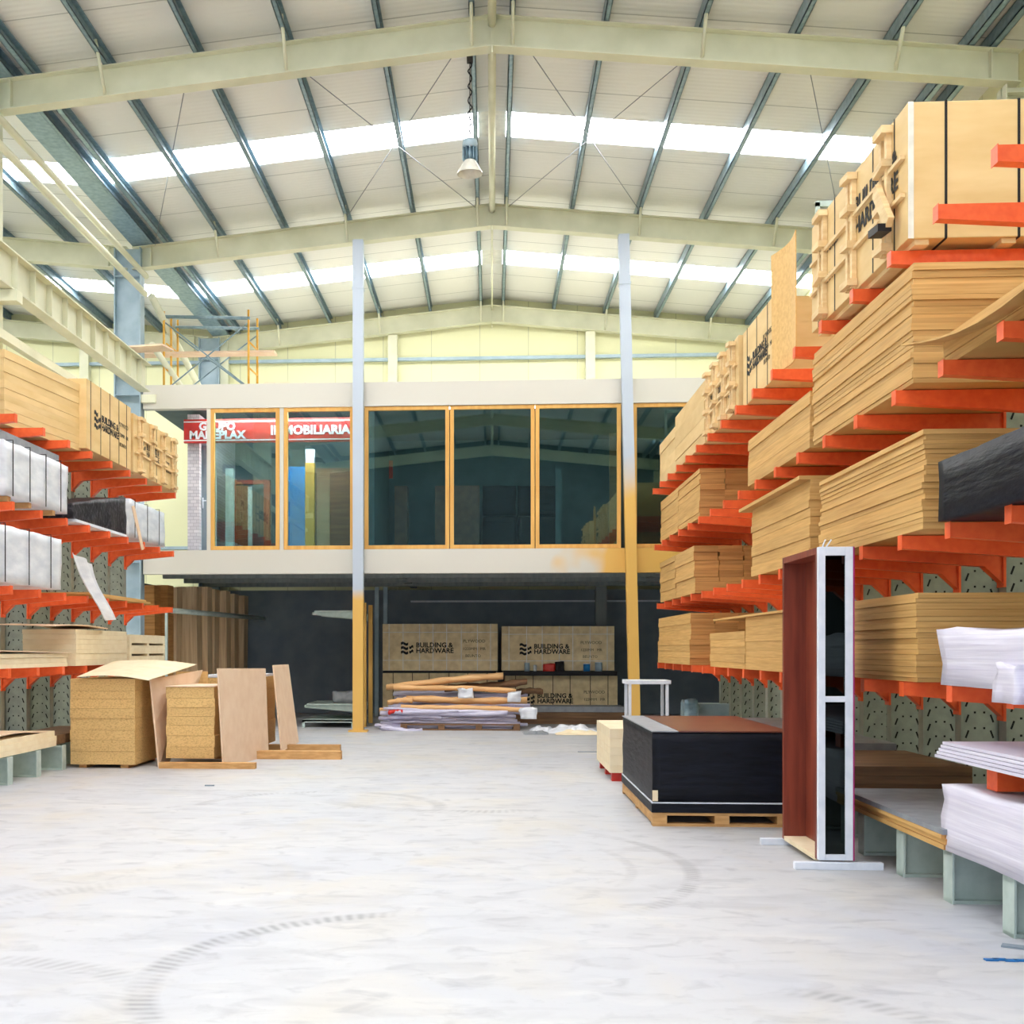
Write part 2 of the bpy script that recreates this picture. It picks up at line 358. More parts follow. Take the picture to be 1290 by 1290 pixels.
# rafters: I-section beams
def rafter(Yc, xs, sym):
    bm = bmesh.new()
    for xa, xb in zip(xs, xs[1:]):
        za, zb = zt(xa+1e-4), zt(xb-1e-4)
        for hw, d0, d1 in ((.1, 0, -.015), (.01, -.015, -.39), (.1, -.39, -.405)):
            prism(bm, [(xa, za+d0), (xb, zb+d0), (xb, zb+d1), (xa, za+d1)], 1, Yc-hw, Yc+hw)
    for x in ([0.0] if sym else []):
        box(bm, x-.012, x+.012, Yc-.12, Yc+.12, zt(x)-.5, zt(x)+.02)
    for x in (xs[0]+.35, xs[-1]-.35): box(bm, x-.01, x+.01, Yc-.1, Yc+.1, zt(x)-.39, zt(x)-.01)
    o = struct(obj('roof_beam', bm, 'cream'))
    for k in (0, 2, 4):
        for s in ((-1, 1) if sym else ()):
            x = s*(.26+1.19*k); z = zt(x)
            bm = bmesh.new(); T = Matrix.Translation((x, Yc-.11, z-.37))
            a = Vector((0, 0, 0)); b = Vector((0, -.38, .52))
            tube(bm, a, b, .024, 6)
            obj('fly_brace', bm, 'cream', o, (x, Yc-.11, z-.38))
    return o
for Yc in FR:
    rafter(Yc, [-6.65, 0, XR-.2], True); rafter(Yc, [XL+.2, -13, -6.75], False)
# purlins
def purlin(x, m='galv', wdt=.07, h=.19):
    bm = bmesh.new(); n = 0
    ym = (YB+YF)/2; y0, y1 = YB-ym, YF-ym; g = wdt/2
    box(bm, -g, -g+.012, y0, y1, 0, h); box(bm, -g, g, y0, y1, 0, .012); box(bm, -g, g, y0, y1, h-.012, h); box(bm, g-.01, g, y0, y1, 0, .03)
    return struct(obj('roof_purlin_beam', bm, m, None, (x, ym, zt(x)+.012)))
for s in (-1, 1):
    for k in range(5): purlin(s*(.26+1.19*k))
for k in range(9): purlin(-7.9-1.25*k)
# valley gutter and edge purlins
struct(bx('roof_gutter_trim', 'galv', -6.66, -6.30, YB, YF, zt(-6.4)+.02, zt(-6.4)+.10))
for x in (-6.28, -6.02, 5.95, 6.22): purlin(x, 'galv', .09, .17)
# ridge pipe, side pipes, bracing rods
bm = bmesh.new()
for a, b in zip(FR, FR[1:]):
    tube(bm, (0, a+.13, 0), (0, b-.13, 0), .055 if b < 25 else .02, 12)
struct(obj('roof_ridge_beam', bm, 'cream', None, (0, 0, zt(0)-.14)))
def rod(a, b, r=.007, m='grey', name='roof_brace_beam'):
    bm = bmesh.new(); a = Vector(a); b = Vector(b); tube(bm, Vector((0, 0, 0)), b-a, r, 6); return struct(obj(name, bm, m, None, a))
for s in (-1, 1):
    for x0, x1 in ((.3, 2.7), (4.0, 6.2)):
        rod((s*x0, 15.5, zt(x0)-.03), (s*x1, 21.6, zt(x1)-.03)); rod((s*x1, 15.5, zt(x1)-.06), (s*x0, 21.6, zt(x0)-.06)) if x0 < 1 else None
rod((-6.35, 9, 8.02), (-6.35, 21.5, 8.02), .055, 'cream'); rod((-6.33, 9, 8.34), (-6.33, 21.5, 8.34), .05, 'cream')
rod((-6.35, 21.9, 8.1), (-6.2, 28, 6.3), .07, 'cream'); rod((-6.35, 21.9, 7.2), (-5.6, 28, 5.2), .06, 'cream')
# walls
struct(bx('wall_back', 'panelwall', XL, XR, YF, YF+.15, 0, 10.2))
struct(bx('wall_right', 'panelwall', XR, XR+.15, YB, YF, 0, 9.3))
struct(bx('wall_left', 'panelwall', XL-.15, XL, YB, YF, 0, 9.3))
struct(bx('wall_front', 'frontwall', XL, XR, YB-.16, YB-.01, 5.3, 10.2))
struct(bx('wall_front_left', 'frontwall', XL, -6.6, YB-.16, YB-.01, 0, 5.3))
struct(bx('wall_front_right', 'frontwall', 4.6, XR, YB-.16, YB-.01, 0, 5.3))
# far gable frame: posts and the long steel girt
for x in (-6.4, -2.35, 2.3, -9.8, -13): struct(bx('wall_column', 'cream', x-.11, x+.11, YF-.22, YF-.02, 0, zt(x)-.42))
for z in (3.9, 8.35): struct(bx('wall_girt_beam', 'bluegrey', XL, XR, YF-.14, YF-.03, z, z+.07))
struct(bx('wall_ledge_beam', 'cream', -6.5, 6.5, YF-.16, YF-.03, 7.62, 7.68))
# main columns
def hcol(x0, x1, Yc, m, z1):
    bm = bmesh.new(); cx = (x0+x1)/2; h = (x1-x0)/2
    box(bm, -h, h, -.012, .012, 0, z1); box(bm, -h, -h+.02, -.13, .13, 0, z1); box(bm, h-.02, h, -.13, .13, 0, z1)
    box(bm, -h-.05, h+.05, -.18, .18, 0, .02)
    for z in (3.1, 6.2, 8.4):
        if z < z1: box(bm, -h+.02, h-.02, -.12, .12, z, z+.015)
    return struct(obj('column', bm, m, None, (cx, Yc, 0)))
for Yc in FR:
    hcol(-6.98, -6.48, Yc, 'bluegrey' if Yc > 16 else 'cream', zt(-6.7)-.02)
    hcol(XR-.4, XR-.02, Yc, 'cream', zt(XR)-.42)
    hcol(-13.2, -12.8, Yc, 'cream', zt(-13)-.42)
# crane runway beam with stiffeners in the left aisle, on brackets
bm = bmesh.new()
yl = 21.5-3
box(bm, -.12, .12, 0, yl, .48, .5); box(bm, -.10, .10, 0, yl, 0, .02); box(bm, -.01, .01, 0, yl, .02, .48)
for k in range(30): box(bm, .01, .09, k*.62, k*.62+.012, .02, .48)
struct(obj('runway_beam', bm, 'cream', None, (-6.36, 3, 6.22)))
bm = bmesh.new(); box(bm, -.05, .05, 0, yl, .0, .12); struct(obj('aisle_beam', bm, 'cream', None, (-6.36, 3, 5.52)))
for Yc in FR[1:5]: struct(bx('column_bracket_beam', 'cream', -6.48, -6.2, Yc-.1, Yc+.1, 6.06, 6.21))

# ------------------------------------------------------------------ mezzanine office
YM = 21.75
zb0, zb1, zt0, zt1 = 2.89, 3.33, 5.95, 6.39
MXL, MXR = -6.45, 6.33
struct(bx('mezzanine_beam', 'beamB', MXL, MXR, YM-.06, YM+.12, zb0, zb1))
struct(bx('mezzanine_roof_beam', 'beamA', MXL, MXR, YM-.06, YM+.12, zt0, zt1))
def mcol(x, m, ztop, tilt):
    bm = bmesh.new(); box(bm, -.095, .095, -.09, .09, 0, ztop); box(bm, -.17, .17, -.15, .15, 0, .03); box(bm, -.105, .105, -.1, .1, ztop-.9, ztop-.86)
    return struct(obj('mezzanine_column', bm, m, None, (x, YM-.17, 0), (0, R(tilt), 0)))
mcol(-2.43, 'col1', zt(2.4)-.42, 0); mcol(2.56, 'col2', zt(2.4)-.42, -1.3)
struct(bx('mezzanine_deck_floor', 'darkceil', -7.3, MXR, YM+.13, YF-.25, zb1-.12, zb1))
struct(bx('mezzanine_top_floor', 'beamA', MXL, MXR, YM+.12, YF-.25, zt1-.1, zt1))
struct(bx('mezzanine_ceiling', 'interior', MXL+.1, MXR, YM+.12, YF-.3, zt0+.05, zt0+.12))
for y in (23.0, 24.6, 26.2): struct(bx('mezzanine_joist_beam', 'darkceil', MXL, MXR, y, y+.12, zb0, zb1-.12))
for x in (-1.9, 3.1): struct(bx('mezzanine_joist_beam', 'darkceil', x, x+.14, YM+.12, YF-.3, zb0+.05, zb1-.13))
struct(bx('wall_undercroft', 'dark', -7.3, MXR, YF-.42, YF-.26, 0, zb0))
struct(bx('undercroft_wall_side', 'dark', -7.4, -7.3, 22.1, YF-.26, 0, zb0))
struct(bx('undercroft_wall_right', 'dark', 6.2, 6.3, 20.2, YF-.42, 0, zb0))
struct(bx('undercroft_pipe_trim', 'white', -1.9, 4.2, YF-.52, YF-.46, 2.60, 2.64))
for u in (475, 486): x = at(u, 760, 26.6)[0]; struct(bx('undercroft_column', 'bluegrey', x-.045, x+.045, 26.5, 26.6, 0, zb0))
x = at(757, 760, 26.5)[0]; struct(bx('undercroft_column', 'darkceil', x-.12, x+.12, 26.4, 26.6, 0, zb0))
# office interior
YI = 25.4
struct(bx('wall_office', 'interior', MXL+.3, MXR, YI, YI+.1, zb1, zt0))
xbk0, xbk1 = at(232, 600, 22.0)[0], at(247, 600, 22.0)[0]
struct(bx('wall_brick', 'brick', xbk0, xbk1, 22.25, YI, zb1, zt0))
struct(bx('wall_office_partition', 'interior', -2.3, -2.2, 22.2, YI, zb1, zt0))
struct(bx('wall_office_right', 'interior', 2.62, 2.72, 22.6, YI, zb1, zt0))
# windows
def window(n, u0, u1, v0=513, v1=691, fw=.07):
    xa, xb = at(u0, 600, YM)[0], at(u1, 600, YM)[0]; za, zb = zb1+.005, zt0-.005
    cx = (xa+xb)/2; h = (xb-xa)/2
    bm = bmesh.new()
    box(bm, -h, -h+fw, -.04, .05, 0, zb-za); box(bm, h-fw, h, -.04, .05, 0, zb-za); box(bm, -h+fw, h-fw, -.04, .05, 0, fw); box(bm, -h+fw, h-fw, -.04, .05, zb-za-fw, zb-za)
    o = struct(obj('window_%d' % n, bm, 'pine', None, (cx, YM+.0, za)))
    bm = bmesh.new(); box(bm, -h+fw, h-fw, .0, .012, fw, zb-za-fw); obj('glass', bm, 'glass', o)
    return o
for i, (a, b_) in enumerate(((266, 352.5), (358, 446), (459.5, 566), (567, 673.5), (674.5, 782), (797, 905), (907, 1010))): window(i+1, a, b_)
for u in (263.5, 355.3): x = at(u, 600, YM)[0]; struct(bx('window_mullion_column', 'beamA', x-.035, x+.035, YM-.04, YM+.06, zb1, zt0))
# sign in the office
xa, xb = at(232, 540, 22.15)[0], at(446, 540, 22.15)[0]; z0s, z1s = at(300, 557.5, 22.15)[1], at(300, 528, 22.15)[1]
sg = thing('shop_sign', 'long red company sign with white lettering behind the upper office windows', 'sign', ((xa+xb)/2, 22.15, z0s))
obj_ = bx('sign_panel', 'redsign', xa, xb, 22.12, 22.2, z0s, z1s, sg)
hgt = z1s-z0s
bm = bmesh.new()
for z in (.03, hgt-.06): box(bm, -(xb-xa)/2, (xb-xa)/2, -.036, -.031, z, z+.022)
obj('stripe', bm, 'strapw', sg)
def sx_(u): return at(u, 540, 22.15)[0]-(xa+xb)/2
text('lettering', 'GRUPO', .205, 'white', sg, (sx_(274), -.037, .235), (R(90), 0, 0), align='CENTER', bold=.009)
text('lettering', 'MADEPLAX', .205, 'white', sg, (sx_(274), -.037, .075), (R(90), 0, 0), align='CENTER', bold=.009, sx=1.02)
text('lettering', 'INMOBILIARIA', .235, 'white', sg, (sx_(391), -.037, .14), (R(90), 0, 0), align='CENTER', bold=.009, sx=1.0)
# office contents
def pxbox(name, m, u0, u1, v0, v1, Yd, th, label, cat, group=None, bevel=0):
    x0 = at(u0, v0, Yd)[0]; x1 = at(u1, v0, Yd)[0]; z1 = at(u0, v0, Yd)[1]; z0 = zb1+.002
    return tag(bx(name, m, x0, x1, Yd, Yd+th, z0, z1, bevel=bevel), label, cat, group)
d = thing('office_door', 'narrow dark glazed door with white handle beside the whitewashed brick end', 'door', (at(257, 600, 22.4)[0], 22.4, zb1+.01))
bm = bmesh.new(); box(bm, -.14, -.05, 0, .08, 0, 2.05); box(bm, -.14, .14, 0, .08, 2.05, 2.14); obj('door_frame', bm, 'bluegrey', d)
bm = bmesh.new(); box(bm, -.05, .14, .02, .06, 0, 2.05); obj('door_leaf', bm, 'dark', d)
bm = bmesh.new(); box(bm, -.03, -.015, -.02, .02, .85, 1.05); box(bm, -.03, .05, -.04, -.02, .98, 1.0); obj('handle', bm, 'white', d)
pxbox('display_post', 'greengrey', 284, 294, 590, 691, 22.9, .12, 'pale green square post standing inside the left office window', 'post')
pxbox('fluorescent_tube_strip', 'white', 270, 272.5, 590, 644, 22.6, .03, 'thin white vertical strip by the left edge of the first office window', 'light strip')
fr_ = thing('display_door_frame', 'brown wooden door frame standing inside the left office window', 'door frame', (at(316, 600, 23.4)[0], 23.4, zb1+.005))
bm = bmesh.new(); box(bm, -.36, -.30, 0, .12, 0, 1.45); box(bm, .26, .38, 0, .12, 0, 1.45); box(bm, -.36, .38, 0, .12, 1.45, 1.53); obj('frame', bm, 'mahog', fr_)
bm = bmesh.new(); box(bm, -.3, -.06, .03, .07, 0, 1.42); obj('door_leaf', bm, 'cabinet', fr_)
bm = bmesh.new(); box(bm, -.06, .02, .02, .09, 0, 1.4); obj('centre_stile', bm, 'greengrey', fr_)
pxbox('blue_board', 'blue', 361, 384, 588, 691, 22.7, .05, 'tall bright blue panel inside the second office window', 'panel')
pxbox('ochre_post', 'mustard', 384.5, 396, 583, 691, 22.7, .14, 'ochre square post right of the blue panel in the office', 'post')
zq = at(390, 583, 22.7)[1]+.003
tag(bx('white_box', 'white', at(385, 580, 22.72)[0], at(396, 580, 22.72)[0], 22.72, 22.82, zq, zq+.26), 'small white box on top of the ochre post in the office', 'box')
pxbox('olive_board', 'tubeb', 398, 440, 590, 691, 23.6, .06, 'wide dull brown board leaning in the second office window', 'board')
xq, zq = at(485, 603, YI)
tag(bx('red_wall_sign', 'red', xq, xq+.17, YI-.03, YI, zq, zq+.38), 'small red notice on the office wall in the third window', 'sign')
pxbox('brown_cabinet', 'cabinet', 497, 513, 612, 691, 24.4, .5, 'narrow brown cabinet in the third office window', 'cabinet')
pxbox('brown_cabinet', 'cabinet', 548, 604, 612, 691, 24.4, .5, 'wide brown cabinet left of the wrapped black packs in the office', 'cabinet')
k = 0
for u0, u1 in ((608, 650), (653, 704)):
    for v0, v1 in ((612, 649), (651, 691)):
        x0, z1 = at(u0, v0, 24.0); x1, z0 = at(u1, v1, 24.0); z0 = max(z0, zb1+.01) if v0 < 640 else zb1+.002
        o = wrinkled('wrapped_pack', 'black', x0, x1, 24.0, 24.6, z0, z1, .02, 4, k)
        tag(o, ('upper' if v0 < 640 else 'lower')+(' left' if u0 < 640 else ' right')+' black plastic wrapped pack of the four behind the middle office window', 'pack', 'black wrapped packs in the office'); k += 1
pxbox('office_post', 'interior', 700, 707, 590, 691, 23.4, .1, 'thin grey green post in the right middle office window', 'post')
pxbox('leaning_plank', 'tubeb', 768, 777, 545, 691, 22.3, .08, 'tall brown plank standing at the right edge of the fifth office window', 'plank')

def added_strip_light(label, x, y, z, Lx, e):  # glowing strip added to brighten the dark office rooms
    t_ = thing('added_strip_light', label, 'light', (x, y, z)); bm = bmesh.new(); box(bm, -Lx/2, Lx/2, -.04, .04, .03, .07); obj('housing', bm, 'white', t_)
    m_, tt, p_ = nt('added_glow_tube'); p_.inputs['Emission Color'].default_value = (1, .97, .92, 1); p_.inputs['Emission Strength'].default_value = e
    bm = bmesh.new(); tube(bm, (-Lx/2+.02, 0, .015), (Lx/2-.02, 0, .015), .014, 8); obj('added_tube', bm, m_, t_)
added_strip_light('added strip light along the office ceiling, brightening the red sign', -3.9, 21.95, 5.925, 2.6, 190)  # added so the sign face does not stay dark
added_strip_light('added strip light inside the right office, brightening the cabinets', .1, 22.02, 5.945, 3.6, 60)  # added to lift the dim room around the cabinets
added_strip_light('added strip light behind the red sign, brightening the blue panel', -3.9, 22.45, 5.5, 2.4, 260)  # added out of view behind the sign to brighten the office contents
# scaffold and timber on the mezzanine roof
sc = thing('scaffold_tower', 'yellow tube scaffold tower with grey braces on the mezzanine roof', 'scaffold', (at(260, 480, 22.6)[0], 22.6, zt1+.002))
bm_ok = []
def spost(x, y, h, m='yellow', r=.022, nm='post'):
    bm = bmesh.new(); tube(bm, (0, 0, 0), (0, 0, h), r, 8); return obj(nm, bm, m, sc, (x, y, 0))
for x, y in ((-.83, 0), (-.72, .6), (-.77, .3), (.82, 0), (.87, .6)): spost(x, y, 1.62)
def sbar(a, b, m, r, nm):
    bm = bmesh.new(); tube(bm, Vector((0, 0, 0)), Vector(b)-Vector(a), r, 8); return obj(nm, bm, m, sc, a)
sbar((-.83, 0, 1.52), (.85, 0, 1.46), 'galv', .035, 'rail'); sbar((-.76, .6, 1.48), (.9, .6, 1.42), 'galv', .03, 'rail')
for a, b_ in (((-.8, 0, .1), (.82, 0, 1.38)), ((-.8, 0, 1.4), (.86, 0, .1)), ((-.7, .6, .1), (.88, .6, 1.3)), ((-.7, .6, 1.3), (.88, .6, .1))): sbar(a, b_, 'galv', .014, 'brace')
for x in (-.78, .84):
    for z in (.5, 1.0): sbar((x, 0, z), (x+.03, .6, z), 'yellow', .016, 'rung')
bm = bmesh.new(); box(bm, -2.0, 1.3, .1, .42, .83, .87); obj('plank', bm, 'pale', sc)
tag(quad_sheet('scaffold_plank', 'pale', [(-7.05, 21.2, 6.95), (-5.95, 21.2, 7.0), (-5.85, 21.615, 7.0), (-6.9, 21.615, 6.95)], .03), 'pale plank resting across the blue grey column above the left rack', 'plank')
bm = bmesh.new(); prism(bm, [(-.6, 0), (.55, 0), (.45, .1), (-.48, .1)], 1, 0, .4)
for q in (-.3, .28): tube(bm, (q, -.012, .05), (q, .01, .05), .02, 8, mi=1)
tag(obj('timber_bundle', bm, ['palelight', 'hole'], None, (at(367, 475, 22.1)[0], 22.0, zt1+.002)), 'low pale timber block lying on the mezzanine roof', 'timber')

# high-bay lamp
lp = thing('high_bay_lamp', 'grey ribbed warehouse lamp with frosted bowl hanging under the roof', 'lamp', (at(592, 200, 15.62)[0], 15.62, 7.73))
bm = bmesh.new(); lathe(bm, [(.17, 0), (.165, .015), (.075, .17), (.06, .18)], 28); lathe(bm, [(.163, 0), (.158, .015), (.068, .17)], 28)
obj('lamp_shade', bm, 'reflector', lp)
bm = bmesh.new()
for i in range(12):
    a = 2*math.pi*i/12; box(bm, .05, .1, -.004, -0.0+.004, .18, .34, T=Matrix.Rotation(a, 4, 'Z'))
tube(bm, (0, 0, .17), (0, 0, .35), .055, 16); obj('heat_sink', bm, 'galv', lp)
bm = bmesh.new(); lathe(bm, [(.0, .45), (.09, .44), (.1, .40), (.1, .34), (0, .34)], 20); obj('gear_housing', bm, 'bluegrey', lp)
bm = bmesh.new(); pr = None
for i in range(40):
    z = .45+i*.027; pt = (.025*math.sin(i*.9), .02*math.cos(i*.7), z)
    if pr: tube(bm, pr, pt, .009, 5, cap=False)
    pr = pt
tube(bm, (.0, 0, .45), (0, 0, 1.5), .006, 5); box(bm, -.04, .04, -.24, .03, 1.46, 1.5); obj('cable', bm, 'strap', lp)

# ------------------------------------------------------------------ cantilever racks
LV = {1: 4.13, 2: 3.21, 3: 2.25, 4: 1.28}
TIP = {1: 2.62, 2: 2.65, 3: 2.69, 4: 2.7}
def make_rack(side, ys, tips, levels, xu, label, D=.30):
    s = side
    rk = thing('cantilever_rack', label, 'rack', (s*xu, ys[0], 0))
    # uprights
    def up():
        bm = bmesh.new(); H = 5.0
        box(bm, 0, D, -.008, .008, .302, H); box(bm, -.012, .004, -.06, .06, .302, H); box(bm, D-.004, D+.01, -.06, .06, .302, H)
        z = .45
        while z < H-.15:
            for (x, tl) in ((D*.18, .35), (D*.82, -.35)):
                T = Matrix.Translation((x, 0, z))@Matrix.Rotation(tl, 4, 'Y'); box(bm, -.007, .007, -.0095, .0095, -.032, .032, 1, T)
            for x in (D*.38, D*.62): box(bm, x-.008, x+.008, -.0095, .0095, z+.04, z+.056, 1)
            z += .125
        if s < 0:
            for v in bm.verts: v.co.x *= -1
        bmesh.ops.recalc_face_normals(bm, faces=bm.faces)
        me = bpy.data.meshes.new('upright'); bm.to_mesh(me); bm.free()
        me.materials.append(M['upright']); me.materials.append(M['hole']); return me
    upm = up()
    bm = bmesh.new(); Lf = xu-tips[4]
    box(bm, -Lf+.012, D, -.008, .008, .02, .28); box(bm, -Lf, D, -.06, .06, 0, .02); box(bm, -Lf, D, -.06, .06, .28, .30); box(bm, -Lf, -Lf+.012, -.07, .07, 0, .31)
    if s < 0:
        for v in bm.verts: v.co.x *= -1
    bmesh.ops.recalc_face_normals(bm, faces=bm.faces)
    fm = bpy.data.meshes.new('base_foot'); bm.to_mesh(fm); bm.free(); fm.materials.append(M['greengrey'])
    ams = {}
    for l, z in levels.items():
        bm = bmesh.new(); La = xu-tips[l]-.012
        prism(bm, [(-La, 0), (-.02, 0), (-.02, -.16), (-La, -.085)], 1, -.038, .038)
        box(bm, -La-.004, -La+.0, -.043, .043, -.092, .005)
        box(bm, -.03, -.0125, -.06, .06, -.30, .06)
        prism(bm, [(-.02, -.16), (-.02, -.28), (-.16, -.15)], 1, -.045, .045)
        if s < 0:
            for v in bm.verts: v.co.x *= -1
        bmesh.ops.recalc_face_normals(bm, faces=bm.faces)
        me = bpy.data.meshes.new('arm'); bm.to_mesh(me); bm.free(); me.materials.append(M['orange']); ams[l] = me
    for y in ys:
        obj('upright', upm, None, rk, (0, y-ys[0], 0)); obj('base_foot', fm, None, rk, (0, y-ys[0], 0))
        for l, z in levels.items(): obj('arm', ams[l], None, rk, (0, y-ys[0], z))
    return rk
ysR = [7.25+.83*k for k in range(-4, 16)]
ysL = [12.87+.83*k for k in range(-5, 9)]
LVL = {1: 4.10, 2: 3.13, 3: 2.20, 4: 1.28}
TPL = {1: 5.25, 2: 5.28, 3: 5.3, 4: 5.32}
make_rack(1, ysR, TIP, LV, 3.72, 'long orange armed cantilever rack loaded with timber along the right side')
make_rack(-1, ysL, TPL, LVL, 6.12, 'orange armed cantilever rack with white wrapped packs along the left side')

# boards, one object each
ORD = ['topmost', 'second down,', 'third down,', 'fourth down,', 'fifth down,', 'sixth down,', 'seventh down,', 'eighth down,', 'ninth down,', 'tenth down,', 'eleventh down,', 'twelfth down,', 'thirteenth down,', 'fourteenth down,', 'fifteenth down,', 'sixteenth down,', 'seventeenth down,', 'eighteenth down,', 'nineteenth down,']
def stack(x0, x1, y0, y1, z0, z1, n, m, label, group, name='plywood_sheet', jit=.008, cols=1, rows=1, gap=.001, rotz=0, topm=None, wob=0):
    gap = max(gap, .0016)
    z = z0; hs = [random.uniform(.75, 1.25) for _ in range(n)]; tot = sum(hs)
    cw = (x1-x0)/cols; rw = (y1-y0)/rows
    for i, h in enumerate(hs):
        hh = h/tot*(z1-z0)
        for a in range(cols):
            for b_ in range(rows):
                jx, jy = random.uniform(-jit, jit), random.uniform(-jit, jit)
                X0 = x0+a*cw; Y0 = y0+b_*rw
                bm = bmesh.new(); box(bm, -cw/2+.003, cw/2-.003, -rw/2+.003, rw/2-.003, 0, hh-gap)
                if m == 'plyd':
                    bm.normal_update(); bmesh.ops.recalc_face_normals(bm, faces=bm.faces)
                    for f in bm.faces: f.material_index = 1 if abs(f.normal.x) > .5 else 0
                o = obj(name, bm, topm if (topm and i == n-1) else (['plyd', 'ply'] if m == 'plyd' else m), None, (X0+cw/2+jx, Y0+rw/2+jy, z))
                if rotz:
                    c0 = Vector(((x0+x1)/2, (y0+y1)/2, 0)); v = o.location-Vector((c0.x, c0.y, 0)); v.rotate(Matrix.Rotation(rotz, 3, 'Z')); o.location = v+Vector((c0.x, c0.y, 0)); o.rotation_euler.z = rotz
                tag(o, label if n < 3 else ('lowest '+label if i == 0 else ORD[n-1-i]+' '+label), 'board', group)
        z += hh
def RY(u, X): return yd(1500*X/(u-620), X)     # depth along the hall where the plane X shows at column u
Z1, Z2, Z3, Z4 = LV[1]+.006, LV[2]+.006, LV[3]+.006, LV[4]+.006
# ---- right rack, second arm level
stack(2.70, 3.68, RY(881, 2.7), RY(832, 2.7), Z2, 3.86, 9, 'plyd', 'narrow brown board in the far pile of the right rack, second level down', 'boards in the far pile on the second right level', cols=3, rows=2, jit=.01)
stack(2.70, 3.66, RY(1020, 2.7), RY(942, 2.7), Z2, 3.70, 8, 'ply', 'plywood sheet in the middle pile of the right rack, second level down', 'sheets in the middle pile on the second right level')
stack(2.70, 3.68, RY(1148, 2.7), RY(1023, 2.7), Z2, 3.99, 20, 'ply', 'plywood sheet in the tall near pile of the right rack, second level down', 'sheets in the tall pile on the second right level', jit=.012)
stack(2.74, 3.66, 4.9, 7.42, Z2, 3.40, 3, 'ply', 'plywood sheet in the thin near pile on the second right level', 'sheets in the thin near pile on the second right level')
tag(quad_sheet('curled_plywood_sheet', 'ply', [(2.55, 7.62, 3.43), (3.4, 7.62, 3.43), (3.4, 5.0, 3.42), (2.68, 5.0, 3.42)], .012, n=10, bend=lambda s, t: .14*(1-s)*math.sin(math.pi*min(1, t*1.2))+.02), 'curled thin plywood sheet arching off the near thin pile on the right rack', 'board')
# ---- third level
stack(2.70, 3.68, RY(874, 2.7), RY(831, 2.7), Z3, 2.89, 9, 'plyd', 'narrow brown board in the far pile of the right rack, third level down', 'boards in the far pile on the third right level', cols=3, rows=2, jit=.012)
stack(2.70, 3.66, RY(1019, 2.7), RY(946, 2.7), Z3, 2.95, 8, 'ply', 'plywood sheet in the middle pile of the right rack, third level down', 'sheets in the middle pile on the third right level')
tag(bx('plywood_sheet', 'ply', 2.62, 3.64, RY(1019, 2.7)+.02, RY(935, 2.66), 2.952, 2.985), 'overhanging top sheet on the middle pile of the third right level', 'board')
stack(2.70, 3.68, RY(1163, 2.7), RY(1032, 2.7), Z3, 2.88, 18, 'ply', 'plywood sheet in the wide near pile of the right rack, third level down', 'sheets in the near pile on the third right level', jit=.014)
o = wrinkled('wrapped_board_pack', 'black', 2.64, 3.6, 4.7, 7.24, Z3, 2.61, .012, 2, 3, layers=60); tag(o, 'black wrapped board pack nearest the viewer on the right rack', 'pack')
# ---- fourth level
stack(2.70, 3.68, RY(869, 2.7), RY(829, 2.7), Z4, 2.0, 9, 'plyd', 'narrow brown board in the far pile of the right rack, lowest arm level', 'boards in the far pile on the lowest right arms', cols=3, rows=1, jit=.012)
stack(2.72, 3.66, RY(938, 2.72)+.01, RY(894, 2.72), Z4, 1.70, 5, 'ply', 'plywood sheet in the low pile of the right rack, lowest arm level', 'sheets in the low pile on the lowest right arms', 'plywood_sheet', .004)
stack(2.72, 3.66, 10.2, RY(938, 2.72)-.01, Z4, 1.84, 7, 'ply', 'plywood sheet in the pile behind the display door on the lowest right arms', 'sheets behind the display door on the lowest right arms', 'plywood_sheet', .004)
tag(bx('plywood_sheet', 'ply', 2.68, 3.6, 10.3, RY(900, 2.7), 1.843, 1.865), 'thin loose sheet bridging the two middle piles on the lowest right arms', 'board')
stack(2.76, 3.68, RY(1154, 2.76), 10.1, Z4, 1.87, 16, 'ply', 'plywood sheet in the pile right of the display door, lowest arm level', 'sheets right of the display door on the lowest arms', jit=.008)
o = wrinkled('white_panel_pack', 'wrapl', 2.70, 3.6, 4.6, 7.38, Z4, 1.62, .03, 1.6, 9, layers=70); tag(o, 'white plastic covered panel pack on the lowest right arms', 'pack')
tg = wrinkled('loose_wrap_end', 'wrapl', 2.655, 2.72, 6.2, 6.5, 1.22, 1.42, .03, 6, 2, o, .04)
# ---- floor level of the right rack
stack(2.66, 3.6, 10.9, 14.9, .315, .66, 5, 'grey', 'pale grey sheet in the low pile behind the black floor stack', 'grey sheets at the foot of the right rack', jit=.02, rows=1)
stack(2.72, 3.66, 9.35, 10.85, .315, .60, 4, 'tubeb', 'brown sheet in the floor level pile behind the display door', 'brown sheets behind the display door', jit=.02)
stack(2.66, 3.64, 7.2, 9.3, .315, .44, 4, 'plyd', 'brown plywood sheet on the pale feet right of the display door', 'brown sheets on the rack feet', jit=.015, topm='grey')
o = wrinkled('white_panel_pack', 'wrapl', 2.68, 3.6, 4.4, 7.28, .315, .70, .022, 1.5, 4, layers=95); tag(o, 'thick lower pack of lilac white panels at the foot of the right rack', 'pack')
for i, y in enumerate((6.75, 5.6)): tag(bx('orange_spacer_block', 'orange', 2.78, 3.5, y, y+.14, .715, .85), 'orange spacer block between the lilac white panel packs' if i == 0 else 'second orange spacer block, nearer the viewer between the white packs', 'block')
tag(bx('brown_base_board', 'tubeb', 2.70, 3.6, 4.5, 7.22, .852, .868), 'brown board under the upper lilac white panels', 'board')
